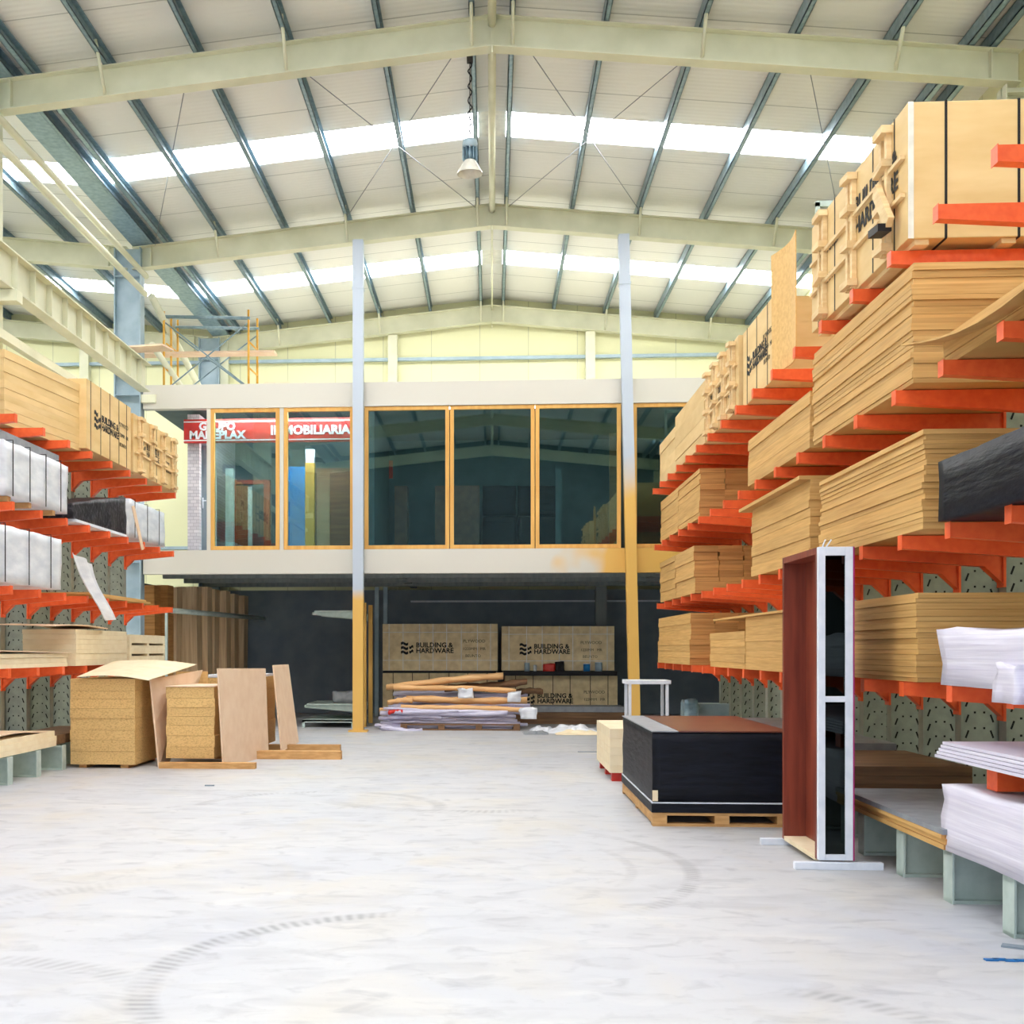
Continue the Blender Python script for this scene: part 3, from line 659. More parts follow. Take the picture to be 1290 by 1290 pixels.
for i in range(5):
    tag(quad_sheet('white_board', 'wrapl', [(2.66+.006*i, 7.35-.015*i, .87+i*.02), (3.55, 7.35, .87+i*.02), (3.55, 4.5, .87+i*.02), (2.66+.006*i, 4.5, .87+i*.02)], .017), ['lowest', 'second', 'third', 'fourth', 'topmost'][i]+' lilac white panel in the thin upper pack at the right rack foot', 'board', 'panels in the upper white pack')

# ---- crates
def logo(parent, org, ux, s, m='ink'):
    """three stacked wavy bars with small offset blocks, drawn on the face spanned by ux and up"""
    org = Vector(org); ux = Vector(ux).normalized(); nrm = ux.cross(Vector((0, 0, 1)))
    bm = bmesh.new()
    for r in range(3):
        zb = r*.085*s/.25
        def strip(xa, xb, dz, ph):
            P = []
            for i in range(7):
                f = i/6; x = xa+(xb-xa)*f; z = zb+dz+.016*s/.25*math.sin(ph+f*2*math.pi); P.append((x, z))
            h = .05*s/.25
            lo = [bm.verts.new(org+ux*x+Vector((0, 0, z))+nrm*.004) for x, z in P]; hi = [bm.verts.new(org+ux*x+Vector((0, 0, z+h))+nrm*.004) for x, z in P]
            lo2 = [bm.verts.new(v.co-nrm*.003) for v in lo]; hi2 = [bm.verts.new(v.co-nrm*.003) for v in hi]
            for i in range(6):
                bm.faces.new((lo[i], lo[i+1], hi[i+1], hi[i])); bm.faces.new((lo2[i], hi2[i], hi2[i+1], lo2[i+1])); bm.faces.new((lo[i], lo2[i], lo2[i+1], lo[i+1])); bm.faces.new((hi[i], hi[i+1], hi2[i+1], hi2[i]))
        strip(0, .14*s/.25, 0, 0)
        if r < 2: strip(.16*s/.25, .24*s/.25, .02*s/.25, math.pi)
    return obj('logo', bm, m, parent)
def crate(name, label, x0, x1, y0, y1, z0, z1, face, m='crate', straps=5, strapm='strap', hstraps=0, battens=(), letters=True, group=None, lm='ink'):
    """face 'W' = lettering on the side looking at -X, 'E' on +X, 'S' towards -Y"""
    cx, cy = (x0+x1)/2, (y0+y1)/2
    c = thing(name, label, 'crate', (cx, cy, z0), 0, group); hx, hy, h = (x1-x0)/2, (y1-y0)/2, z1-z0
    bm = bmesh.new(); box(bm, -hx, hx, -hy, hy, .0, h); obj('body', bm, m, c, bevel=.006)
    if face == 'S': Lg, off, ux, rot = 2*hx, lambda t, e=0: Vector((-hx+t, -hy-e, 0)), (1, 0, 0), (R(90), 0, 0)
    if face == 'W': Lg, off, ux, rot = 2*hy, lambda t, e=0: Vector((-hx-e, hy-t, 0)), (0, -1, 0), (R(90), 0, R(-90))
    if face == 'E': Lg, off, ux, rot = 2*hy, lambda t, e=0: Vector((hx+e, -hy+t, 0)), (0, 1, 0), (R(90), 0, R(90))
    uxv = Vector(ux); nv = uxv.cross(Vector((0, 0, 1)))
    def plate(nm, t0, t1, za, zb, th, mm, tilt=0, base=0):
        bm = bmesh.new(); a = off(0)+uxv*0
        vs = []
        mid = off((t0+t1)/2)+Vector((0, 0, (za+zb)/2))
        for t_ in (t0-(t0+t1)/2, (t1-t0)/2):
            for z in (-(zb-za)/2, (zb-za)/2):
                for d in (0, th):
                    tt = t_*math.cos(tilt)-z*math.sin(tilt); zz = t_*math.sin(tilt)+z*math.cos(tilt)
                    vs.append(bm.verts.new(uxv*tt+Vector((0, 0, zz))+nv*(d+base)))
        for q in ((0, 1, 3, 2), (4, 6, 7, 5), (0, 4, 5, 1), (2, 3, 7, 6), (0, 2, 6, 4), (1, 5, 7, 3)): bm.faces.new([vs[i] for i in q])
        return obj(nm, bm, mm, c, mid)
    for i in range(straps):
        t = Lg*(i+.5)/straps+random.uniform(-.03, .03); plate('strap', t-.007, t+.007, -.0, h+.003, .004, strapm)
    for i in range(hstraps): z = h*(.22+.6*i/max(1, hstraps-1)); plate('strap', 0, Lg, z-.006, z+.006, .006, strapm)
    for (t0, t1, za, zb, tl, th) in battens: plate('batten', t0*Lg, t1*Lg, za*h, zb*h, th, 'batten', tl, .002)
    if letters:
        k = h/.9; p0 = off(Lg*.16, 0); logo(c, p0+Vector((0, 0, h*.36)), ux, .25*k*1.0, lm)
        text('lettering', 'BUILDING &', .13*k, lm, c, off(Lg*.16+.29*k, .003)+Vector((0, 0, h*.50)), rot, .001, bold=.004)
        text('lettering', 'HARDWARE', .13*k, lm, c, off(Lg*.16+.29*k, .003)+Vector((0, 0, h*.38)), rot, .001, bold=.004)
        text('lettering', 'PLYWOOD', .085*k, 'inkf' if lm == 'ink' else lm, c, off(Lg*.70, .003)+Vector((0, 0, h*.60)), rot, .001)
        text('lettering', '1220MM   MR', .075*k, 'inkf' if lm == 'ink' else lm, c, off(Lg*.70, .003)+Vector((0, 0, h*.44)), rot, .001)
        text('lettering', 'BEUNTO', .075*k, 'inkf' if lm == 'ink' else lm, c, off(Lg*.72, .003)+Vector((0, 0, h*.29)), rot, .001)
    return c, plate, off, h, Lg
def batten_set(Lg, n=4, lean=0):
    B = []
    for i in range(n):
        t = (i+.5)/n; w_ = .05/Lg
        B.append((t-w_*1.6, t-w_*.6, .02, .99, random.uniform(-lean, lean), .035)); B.append((t+w_*.6, t+w_*1.6, .02, .97, random.uniform(-lean, lean), .035))
        for z in (.06, .38, .68, .95): B.append((t-w_*2.0, t+w_*2.0, z-.028, z+.028, random.uniform(-.12, .12), .075))
    for z in (.34, .62): B.append((.02, .98, z-.015, z+.015, 0, .03))
    return B
# right rack, top level
ya, yb = RY(1143, 2.70), RY(1016, 2.66)
ca, pl, off, h, Lg = crate('plywood_crate', 'big pale crate with dark straps on its end, topmost nearest on the right rack', 2.70, 3.66, ya, yb, Z1+.035, 5.06, 'W', straps=5, battens=batten_set(yb-ya, 3, .04), letters=False)
text('lettering', 'BUILDING &', .17, 'ink', ca, off(Lg*.52, .006)+Vector((0, 0, .56)), (R(90), 0, R(-90)), .001, bold=.004)
text('lettering', 'HARDWARE', .17, 'ink', ca, off(Lg*.52, .006)+Vector((0, 0, .40)), (R(90), 0, R(-90)), .001, bold=.004)
text('lettering', 'PLYWOOD', .11, 'inkf', ca, off(Lg*.1, .006)+Vector((0, 0, .52)), (R(90), 0, R(-90)), .001)
text('lettering', '1220MM', .1, 'inkf', ca, off(Lg*.12, .006)+Vector((0, 0, .28)), (R(90), 0, R(-90)), .001)
pl('batten', Lg*.86, Lg*.90, .1, .52, .04, 'batten', .7, .05); pl('hammer_block', Lg*.84, Lg*.93, .12, .17, .09, 'strap', -.1, .05)
hy = (yb-ya)/2; hx = .48
for x in (-.24, .22):
    bm = bmesh.new(); box(bm, x-.008, x+.008, -hy-.005, -hy, 0, h+.004); box(bm, x-.008, x+.008, -hy, hy, h, h+.004); box(bm, x-.008, x+.008, -hy, hy, -.004, 0); obj('strap', bm, 'strap', ca)
bm = bmesh.new(); box(bm, -hx, -hx+.035, -hy-.006, -hy-.001, 0, h); obj('edge_protector', bm, 'reflector', ca)
for i, xq in enumerate((2.75, 3.3)): bx('skid', 'batten', xq, xq+.09, ya+.02, yb-.02, Z1, Z1+.034, ca)
ysh = RY(992, 2.68)
tag(quad_sheet('curled_plywood_sheet', 'osb2', [(2.75, ysh, Z1+.02), (2.70, ysh+.70, Z1+.02), (2.69, ysh+.70, 5.30), (2.74, ysh-.02, 5.30)], .01, n=10, bend=lambda s, t: .05*math.sin(math.pi*s)), 'bent plywood sheet standing upright between crates on the top right level', 'board')
cb_, pl, off, h, Lg = crate('plywood_crate', 'pale crate with black logo lettering beyond the bent sheet on the right rack', 2.74, 3.66, RY(968, 2.70), RY(931, 2.70), Z1, 4.95, 'W', straps=3)
yc0, yc1 = RY(930, 2.70), RY(889, 2.70)
crate('plywood_crate', 'batten braced crate on the top right level beyond the logo crate', 2.70, 3.66, yc0, yc1, Z1, 4.95, 'W', straps=4, battens=batten_set(yc1-yc0, 4, .03), lm='inkf')
stack(2.70, 3.66, RY(888, 2.70)+.05, RY(850, 2.7), Z1, 4.93, 4, 'crate', 'pale board in the pack near the far end of the top right level', 'pale boards near the far end of the top right level')
stack(2.72, 3.66, RY(849, 2.70)+.03, RY(829, 2.7), Z1, 4.82, 4, 'crate', 'pale board in the farthest pack of the top right level', 'pale boards at the far end of the top right level')
# left rack, top level
W1 = LVL[1]+.006; W2 = LVL[2]+.006; W3 = LVL[3]+.006; W4 = LVL[4]+.006
def LY(u, X): return yd(1500*X/(u-620), X)
stack(-6.04, -5.50, 13.45, 15.4, W1, 4.97, 10, 'crate', 'pale plywood sheet in the near pile of the top left level', 'sheets in the near pile on the top left level', jit=.006, rotz=R(-7))
crate('plywood_crate', 'pale crate with black logo on the top level of the left rack', -6.05, -5.3, LY(110, -5.3), LY(167, -5.3)-.04, W1+.03, 5.05, 'E', straps=5)
y0, y1 = LY(169, -5.3), LY(224, -5.3)
crate('plywood_crate', 'batten braced crate at the far end of the left rack', -6.05, -5.3, y0, y1, W1+.03, 5.0, 'E', straps=3, battens=batten_set(y1-y0, 4, .03), lm='inkf')
for i, y in enumerate([15.6, 16.4, 17.4, 18.9]): tag(bx('wooden_skid', 'batten', -6.05, -5.35, y, y+.1, W1, W1+.029), 'thin wooden skid under the crates on the top left level', 'skid', 'skids under the top left crates')
# left rack, second level
y0, y1 = LY(8, -5.3), LY(88, -5.3)
def wrapped(x0, x1, y0, y1, z0, z1, label, seed, n=4, slope=0, m='wrap', name='white_wrapped_pack'):
    t_ = thing(name, label, 'pack', ((x0+x1)/2, (y0+y1)/2, z0))
    wrinkled('wrapping', m, x0, x1, y0, y1, z0, z1, .022, 2.2, seed, t_, slope=slope)
    for i in range(n):
        y = y0+(y1-y0)*(i+.4)/n-(y0+y1)/2; bm = bmesh.new()
        xx = (x1-x0)/2+.03; box(bm, xx-.008, xx, y-.006, y+.006, 0, z1-z0+.01); box(bm, -xx, xx, y-.006, y+.006, z1-z0+.014, z1-z0+.02); obj('strap', bm, 'strap', t_)
    return t_
wrapped(-6.05, -5.32, y0, y1, W2+.06, 3.80, 'white wrapped pack with thin dark straps on the second left level', 1, 4)
tag(bx('grey_sheet_pack', 'grey', -6.05, -5.42, y0-.1, y1-.02, 3.83, 3.93), 'grey boards on top of the white pack of the second left level', 'board')
for i, y in enumerate((y0+.15, y0+.75, y0+1.5)): tag(bx('timber_bearer', 'pallet', -6.05, -5.34, y, y+.09, W2, W2+.058), 'timber bearer under the white pack of the second left level', 'bearer', 'bearers under the second level white pack')
t_ = thing('black_wrapped_pack', 'mottled black wrapped wedge shaped pack between two white packs on the left rack', 'pack', (-5.75, 16.1, W2))
wrinkled('wrapping', 'blackm', -6.05, -5.34, 14.85, 17.1, W2+.04, 3.72, .02, 3, 5, t_, slope=.65)
bm = bmesh.new(); box(bm, -.43, .43, -1.15, .98, 0, .035); obj('base_board', bm, 'white', t_)
wrapped(-6.05, -5.34, 17.2, 19.15, W2+.03, 3.72, 'far small white wrapped pack with torn plastic on the left rack', 8, 3)
tag(quad_sheet('splintered_slat', 'pale', [(-5.28, 17.2, 3.6), (-5.26, 17.26, 3.62), (-5.2, 17.55, 3.0), (-5.22, 17.49, 2.98)], .012, n=2), 'thin loose slat leaning against the far white pack on the left rack', 'slat')
# left rack, third level
y1 = LY(80, -5.3)
wrapped(-6.05, -5.32, 12.4, y1, W3+.03, 2.86, 'lower white wrapped pack on the third level of the left rack', 12, 3)
tag(quad_sheet('plastic_sheeting', 'wrap', [(-5.27, 14.7, 2.72), (-5.22, 15.3, 2.62), (-5.10, 15.85, 1.90), (-5.14, 15.5, 1.88)], .008, n=12, bend=lambda s, t: .03*math.sin(9*s)+.03*math.sin(5*t)), 'torn white plastic hanging off the third level of the left rack', 'plastic')
stack(-6.05, -5.34, 15.6, 18.2, W3, W3+.06, 2, 'ply', 'thin plywood sheet lying at the far end of the third left level', 'thin sheets on the third left level', jit=.04)
# left rack, fourth level
ye = LY(99, -5.32)
stack(-6.05, -5.34, ye, LY(163, -5.32), W4, 1.76, 7, 'palelight', 'cream board in the tall pile on the lowest left arms', 'cream boards on the lowest left arms', jit=.004)
tag(quad_sheet('bent_cream_sheet', 'pale', [(-6.05, ye-.8, 1.80), (-5.32, ye-.8, 1.78), (-5.28, LY(135, -5.3), 1.775), (-6.05, LY(135, -5.3), 1.775)], .012, n=8, bend=lambda s, t: .03*math.sin(3*t)), 'thin bowed sheet on top of the cream boards of the left rack', 'board')
stack(-6.05, -5.36, 11.0, ye-.25, W4, 1.45, 3, 'palelight', 'cream board in the low near pile on the lowest left arms', 'low near cream boards on the left rack')
tag(quad_sheet('bent_cream_sheet', 'pale', [(-6.05, 11.0, 1.47), (-5.34, 11.0, 1.46), (-5.32, ye-.2, 1.452), (-6.05, ye-.2, 1.452)], .01, n=8, bend=lambda s, t: .04*(1-t)*s), 'bowed sheet on the low near cream boards of the left rack', 'board')
# small pale pallets beside
def pallet(name, label, x0, x1, y0, y1, z0, h, m='pallet', group=None, blocks=3, rotz=0, bm_=None):
    p_ = thing(name, label, 'pallet', ((x0+x1)/2, (y0+y1)/2, z0), rotz, group); hx, hy = (x1-x0)/2, (y1-y0)/2
    n = 6
    bm = bmesh.new(); box(bm, -hx, hx, -hy, hy, h*.8, h); obj('deck', bm, m, p_)
    for i in range(blocks):
        x = -hx+.06+(2*hx-.12)*i/(blocks-1)
        bm = bmesh.new(); box(bm, x-.06, x+.06, -hy, hy, h*.2, h*.8); obj('stringer', bm, bm_ or m, p_)
    bm = bmesh.new(); box(bm, -hx, hx, -hy, -hy+.1, 0, h*.2); box(bm, -hx, hx, hy-.1, hy, 0, h*.2); box(bm, -hx, hx, -.05, .05, 0, h*.2); obj('bottom_slat', bm, m, p_)
    return p_
yp = LY(166, -5.32)
for i, (za, zb) in enumerate(((W4, 1.40), (1.402, 1.56), (1.562, 1.72))):
    pallet('small_pallet', ('bottom', 'middle', 'top')[i]+' one of the small white washed pallets at the end of the left rack', -6.05, -5.34, yp, yp+1.9, za, zb-za, 'palelight', 'small pallets on the left rack', 3)
# left rack floor level
stack(-6.05, -5.36, 12.2, 14.35, .315, .50, 3, 'palelight', 'thick pale board on the feet of the left rack', 'thick boards at the foot of the left rack', jit=.02)
tag(quad_sheet('bent_cream_sheet', 'pale', [(-6.05, 12.4, .52), (-5.4, 12.4, .52), (-5.38, 14.2, .51), (-6.05, 14.2, .51)], .01, n=8, bend=lambda s, t: .03*math.sin(4*t)), 'bowed hardboard sheet at the foot of the left rack', 'board')
bx_ = tag(bx('brown_board', 'tubeb', -6.05, -5.4, 14.45, 16.3, .315, .43), 'dark brown board behind the pale boards at the left rack foot', 'board')

# ------------------------------------------------------------------ floor stacks on the left
xA0, xA1 = at(88, 900, 14.75)[0], at(170, 900, 14.75)[0]
for x_ in (xA0+.1, xA1-.2): tag(bx('timber_bearer', 'pallet', x_, x_+.1, 14.8, 16.0, 0, .045), 'timber bearer under the leftmost chipboard pile', 'bearer', 'bearers under the leftmost chipboard pile')
stack(xA0, xA1, 14.75, 16.05, .046, 1.13, 8, 'osb', 'chipboard sheet in the square pile beside the left rack', 'chipboard sheets beside the left rack', 'chipboard_sheet', .004)
zt_ = 1.135
tag(quad_sheet('bent_white_sheet', 'palelight', [(xA0+.12, 14.66, zt_+.02), (xA0+.12, 16.1, zt_+.20), (xA1+.45, 16.1, zt_+.16), (xA1+.2, 14.66, zt_-.02)], .008, n=14,
    bend=lambda s, t: -.04*math.sin(math.pi*t)), 'arched cream sheet lying over the leftmost chipboard pile', 'board')
xB0, xB1 = at(208, 900, 14.9)[0], at(300, 900, 14.9)[0]
for (u0, u1, yy) in ((200, 320, 14.75),):
    tag(bx('timber_bearer', 'pallet', at(200, 970, yy)[0], at(321, 970, yy)[0], yy, yy+.12, 0, .075), 'long near timber bearer under the two leaning sheets', 'bearer')
tag(bx('timber_bearer', 'pallet', at(228, 950, 16.0)[0], at(428, 950, 16.0)[0], 16.1, 16.26, 0, .11), 'long timber bearer sticking out right of the floor piles', 'bearer')
tag(bx('timber_bearer', 'pallet', at(228, 940, 17.4)[0], at(428, 940, 17.3)[0], 17.3, 17.46, 0, .10), 'rearmost timber bearer sticking out beyond the floor piles', 'bearer')
stack(xB0, -3.52, 14.95, 16.05, .112, 1.02, 7, 'osb', 'chipboard sheet in the middle floor pile', 'chipboard sheets in the middle floor pile', 'chipboard_sheet', .006)
tag(bx('hardboard_sheet', 'pale', xB0-.01, -3.53, 14.93, 16.06, 1.022, 1.03), 'thin pale sheet on top of the middle chipboard pile', 'board')
stack(-4.1, -3.28, 16.5, 17.9, .112, 1.1, 6, 'osb', 'chipboard sheet in the rear floor pile', 'chipboard sheets in the rear floor pile', 'chipboard_sheet', .006)
tag(bx('white_sheet', 'white', -4.05, -3.30, 16.5, 17.8, 1.105, 1.14), 'white sheet on top of the rear floor pile', 'board')
# leaning sheets
def lean(name, m, uv, ys, label, thick=.02, zmin=None):
    P = []
    for (u, v), y in zip(uv, ys):
        x, z = at(u, v, y); P.append((x, y, z))
    return tag(quad_sheet(name, m, P, thick, n=2), label, 'board')
lean('leaning_sheet', 'pale', [(280, 969), (337, 953), (333, 842), (273, 842)], (14.85, 16.6, 16.6, 14.85), 'large pinkish sheet leaning on the middle chipboard pile')
lean('leaning_sheet', 'pale', [(353.5, 947), (375, 935), (362, 837), (343, 838)], (16.9, 18.2, 18.2, 16.9), 'narrow pinkish sheet leaning at the right of the rear pile')
lean('leaning_sheet', 'pale', [(199, 968), (212, 960), (254, 844), (188, 856)], (14.95, 15.6, 16.3, 15.0), 'pinkish sheet leaning between the two left chipboard piles')
lean('leaning_sheet', 'osb2', [(222, 955), (262, 955), (262, 846), (222, 846)], (16.3, 16.35, 16.4, 16.35), 'upright tan sheet behind the middle chipboard pile')

# ------------------------------------------------------------------ standing packs and steel rack under the mezzanine
packs = [(182, 197, 737), (197, 212, 737), (212, 222, 740), (223, 250, 739), (250, 262, 739), (262, 270, 742), (271, 287, 744), (288, 296, 748), (297, 307, 750)]
where = ['leftmost', 'second', 'third', 'fourth and widest', 'fifth', 'sixth', 'seventh', 'eighth', 'ninth and rightmost']
for i, (u0, u1, v) in enumerate(packs):
    y = 22.75+i*.45; x0, z = at(u0, v, y); x1 = at(u1, v, y)[0]
    o = bx('standing_board_pack', 'plyd' if i < 2 else 'kraft', x0, x1-.01, y, y+.43, 0, z, rot=(0, R(.6*(i % 3)-.6), 0), bevel=.008)
    tag(o, where[i]+' tall brown board pack standing under the mezzanine by the left column', 'pack', 'tall packs standing under the mezzanine')
bm = bmesh.new(); a = Vector((at(215, 769, 21.95)[0], 21.95, at(215, 769, 21.95)[1])); b_ = Vector((at(332, 779, 27.2)[0], 27.2, at(332, 779, 27.2)[1]))
tube(bm, Vector((0, 0, 0)), b_-a, .05, 8); box(bm, -.1, -.06, -.03, .03, -a.z, .05)
tag(obj('guard_rail', bm, 'greengrey', None, a), 'grey green rail running back in front of the tall brown packs', 'rail')
sr = thing('small_cantilever_rack', 'small cream steel rack with short arms behind the left mezzanine column', 'rack', (at(458, 900, 22.9)[0], 22.9, 0))
for yy in (0, 1.2): bm = bmesh.new(); box(bm, -.03, .05, yy, yy+.1, 0, 2.4); obj('upright', bm, 'mustard', sr)
for z, xl in ((2.22, -1.0), (.42, -1.15)):
    for yy in (0, 1.2):
        bm = bmesh.new(); prism(bm, [(xl, z), (-.05, z), (-.05, z-.14), (xl, z-.05)], 1, yy+.01, yy+.08); obj('arm', bm, 'greengrey', sr)
    bm = bmesh.new(); box(bm, xl+.05, -.06, -.05, 1.35, z+.001, z+.03); obj('shelf_plate', bm, 'greengrey', sr)
bm = bmesh.new(); box(bm, -1.15, -.06, -.3, 1.4, .12, .15); box(bm, -1.15, -1.1, -.3, -.25, 0, .12); box(bm, -.2, -.15, -.3, -.25, 0, .12); box(bm, -1.15, -.06, -.3, -.27, .1, .15); obj('base_shelf', bm, 'greengrey', sr)
o = wrinkled('grey_sack', 'grey', at(420, 880, 23.2)[0], at(452, 880, 23.2)[0], 23.1, 23.5, .455, .66, .05, 4, 2, res=.05); tag(o, 'crumpled grey sack on the small cream steel rack', 'sack')
# crates at the back
YC = 25.2
def bcrate(u0, u1, v0, v1, label, m='crated', **kw):
    x0, z1 = at(u0, v0, YC); x1, z0 = at(u1, v1, YC)
    return crate('plywood_crate', label, x0, x1, YC, YC+1.1, max(0, z0), z1, 'S', m, **kw)
bcrate(482, 627, 786, 845, 'strapped crate with black logo, upper left of the rear crates', straps=8, strapm='strapw', hstraps=2)
bcrate(632, 774, 789, 845, 'strapped crate with black logo, upper right of the rear crates', straps=7, strapm='strapw', hstraps=2)
bcrate(482, 627, 848, 907.5, 'lower left rear crate half hidden behind the tube pile', straps=6)
bcrate(636, 778, 851, 907.5, 'lower right rear crate with dark straps under the tins', straps=6)
tag(bx('crate_bearer', 'strap', at(482, 845, YC)[0], at(625, 845, YC)[0], YC+.05, YC+1.0, at(482, 847.8, YC)[1], at(482, 845.5, YC)[1]), 'dark bearer between the two left rear crates', 'bearer')
tag(bx('crate_bearer', 'strap', at(634, 845, YC)[0], at(776, 845, YC)[0], YC-.25, YC+1.0, at(634, 850.8, YC)[1], at(634, 845.5, YC)[1]), 'dark shelf board holding tins between the two right rear crates', 'bearer')
zs = at(634, 845.5, YC)[1]+.002
def can(u, r, h, m, label, cat='tin', name='paint_tin'):
    c_ = thing(name, label, cat, (at(u, 840, YC-.13)[0], YC-.14, zs)); bm = bmesh.new(); tube(bm, (0, 0, 0), (0, 0, h), r, 16); obj('can_body', bm, m, c_)
    bm = bmesh.new(); tube(bm, (0, 0, h), (0, 0, h+.012), r*.93, 16); obj('lid', bm, 'white', c_)
can(664, .055, .17, 'bluegrey', 'grey tin at the left of the shelf on the lower right crate')
can(674, .035, .12, 'white', 'small white tin beside the grey tin on the rear crates')
o = wrinkled('red_bundle', 'red', at(684, 840, YC)[0], at(698, 840, YC)[0], YC-.24, YC-.06, zs, zs+.15, .03, 8, 3, res=.03); tag(o, 'crumpled red cloth on the rear crates', 'cloth')
o = wrinkled('dark_bundle', 'strap', at(699, 840, YC)[0], at(710, 840, YC)[0], YC-.24, YC-.06, zs, zs+.20, .03, 8, 5, res=.03); tag(o, 'dark crumpled bag right of the red cloth on the rear crates', 'bag')
can(739, .07, .15, 'blue', 'blue tin with white lid on the rear crates')
can(754, .075, .18, 'bluegrey', 'large grey tin at the right of the rear crates shelf')
# brown planks in front of the lower right crate
for i, (z, v) in enumerate(((0.0, 0), (.12, 0), (.24, 0))):
    x0 = at(650, 890, 24.0)[0]
    o = bx('dark_plank', 'tubeb' if i < 2 else 'grey', x0, at(790-i*2, 890, 24.0)[0], 24.0-.0*i, 24.7, z, z+.115)
    tag(o, ('bottom', 'middle', 'top grey')[i]+' long plank lying before the lower right rear crate', 'plank', 'planks before the rear crates')
# the pile of tubes and film rolls on a pallet
pallet('wooden_pallet', 'low wooden pallet under the pile of tubes and film', at(505, 915, 22.1)[0], at(655, 915, 22.1)[0], 22.0, 23.2, 0, .12, 'tubeb', None, 4)
def roll(u0, v0, u1, v1, y, r, m, label, grp=None, flat=1.0, name='film_roll'):
    x0, z0 = at(u0, v0, y); x1, z1 = at(u1, v1, y); bm = bmesh.new(); n = 14; prev = None
    L_ = x1-x0; A = []
    for i in range(n+1):
        f = i/n; rr = r*(1+.15*math.sin(i*1.7+u0))*(1 if 0 < i < n else .92); ring = []
        zc = (z1-z0)*f-.0*L_+.012*math.sin(f*6+v0); yc = .03*math.sin(f*4+u0)
        for k in range(10):
            a = 2*math.pi*k/10; ring.append(bm.verts.new((L_*f, yc+rr*math.cos(a)*1.4, zc+rr*math.sin(a)*flat)))
        A.append(ring)
    for p_, q_ in zip(A, A[1:]):
        for k in range(10): f_ = bm.faces.new((p_[k], p_[(k+1) % 10], q_[(k+1) % 10], q_[k])); f_.smooth = True
    bm.faces.new(A[0][::-1]); bm.faces.new(A[-1])
    return tag(obj(name, bm, m, None, (x0, y, z0)), label, 'roll' if 'roll' in name else 'tube', grp)
# brown/cardboard long pieces
roll(487, 865, 634, 851, 22.5, .085, 'tube', 'topmost long tan plank shaped tube on the pile', flat=.8, name='cardboard_tube')
roll(560, 868, 664, 859, 22.7, .085, 'tubeb', 'dull brown tube poking right from the top of the pile', flat=.8, name='cardboard_tube')
roll(496, 865, 650, 870, 22.3, .05, 'tube', 'thin tan tube second from the top of the pile', name='cardboard_tube')
roll(640, 871, 684, 871, 22.9, .06, 'tubeb', 'short dark brown tube end at the right of the pile', name='cardboard_tube')
roll(512, 881, 664, 883, 22.3, .065, 'tube', 'tan board shaped tube in the middle of the pile', flat=1, name='cardboard_tube')
roll(488, 884, 520, 882, 22.2, .05, 'tube', 'short tan tube end on the left of the pile', name='cardboard_tube')
roll(505, 890, 660, 894, 22.1, .05, 'tube', 'tan tube with white end below the middle of the pile', name='cardboard_tube')
roll(478, 895, 640, 893, 22.3, .05, 'tube', 'lower tan tube reaching the left side of the pile', name='cardboard_tube')
roll(489, 897, 508, 896, 21.98, .04, 'red', 'short red tube on the left of the pile', name='plastic_tube')
roll(480, 918, 532, 921, 21.9, .05, 'lilac', 'pale roll lying on the floor before the pile', name='film_roll')
lab = 'lilac white plastic film roll in the pile before the rear crates'
for i in range(22):
    v = 874+i*2.0; u0 = 500-(i*1.1 if i > 4 else 0)+random.uniform(-8, 8); u1 = 655+random.uniform(-12, 16)
    if 914 < v: u0 += 10
    y = 22.95-.04*i+random.uniform(-.05, .05)
    roll(u0, v+random.uniform(-1.5, 1.5), u1, v+random.uniform(-1.5, 2.5), y, random.uniform(.03, .05), 'lilac', lab, 'film rolls in the pile')
for i in range(9):
    v = 893+i*3; roll(476+random.uniform(0, 14), v, 560+random.uniform(-20, 80), v+random.uniform(-3, 3), 22.0+.03*i, random.uniform(.025, .045), 'lilac', lab, 'film rolls in the pile')
for (u, v, w_, y, s_) in ((577, 874, .28, 22.12, 1), (640, 879, .24, 22.1, 2), (655, 900, .3, 21.9, 3)):
    x, z = at(u, v, y); o = wrinkled('plastic_scrap', 'wrap', x, x+w_, y-.06, y, z-.08, z+.1, .05, 6, s_, res=.04)
    tag(o, {1: 'white plastic scrap caught on top of the pile', 2: 'white plastic scrap at the right top of the pile', 3: 'hanging white plastic scrap low at the right of the pile'}[s_], 'plastic scrap')
# crumpled sheets on the floor
for i, (u0, u1, y, h, m) in enumerate(((668, 700, 21.9, .10, 'wrap'), (690, 752, 21.6, .16, 'wrap'), (700, 757, 21.2, .07, 'palelight'), (660, 690, 21.3, .05, 'grey'))):
    x0, x1 = at(u0, 920, y)[0], at(u1, 920, y)[0]; bm = bmesh.new(); n = 12; g = []
    for a in range(n+1):
        row = []
        for b2 in range(n+1):
            s, t2 = a/n, b2/n; e = min(s, 1-s, t2, 1-t2)*4
            z = .004+h*min(1, e)*(.45+.9*abs(noise.noise(Vector((s*5+i*9, t2*5, 3)))))
            row.append(bm.verts.new(((s-.5)*(x1-x0)+.05*noise.noise(Vector((t2*6, i, 0))), (t2-.5)*.6, z)))
        g.append(row)
    for a in range(n):
        for b2 in range(n): bm.faces.new((g[a][b2], g[a+1][b2], g[a+1][b2+1], g[a][b2+1]))
    base = [g[0][b2] for b2 in range(n+1)]
    ex = bmesh.ops.extrude_face_region(bm, geom=bm.faces[:])
    for v_ in [e for e in ex['geom'] if isinstance(e, bmesh.types.BMVert)]: v_.co.z += .006
    tag(obj('crumpled_sheet', bm, m, None, ((x0+x1)/2, y, 0)), ['small crumpled white film right beside the tube pile', 'largest heap of crumpled white sheet on the floor by the crates', 'flat crumpled cream paper before the white heap', 'grey flattened scrap at the right foot of the tube pile'][i], 'scrap')

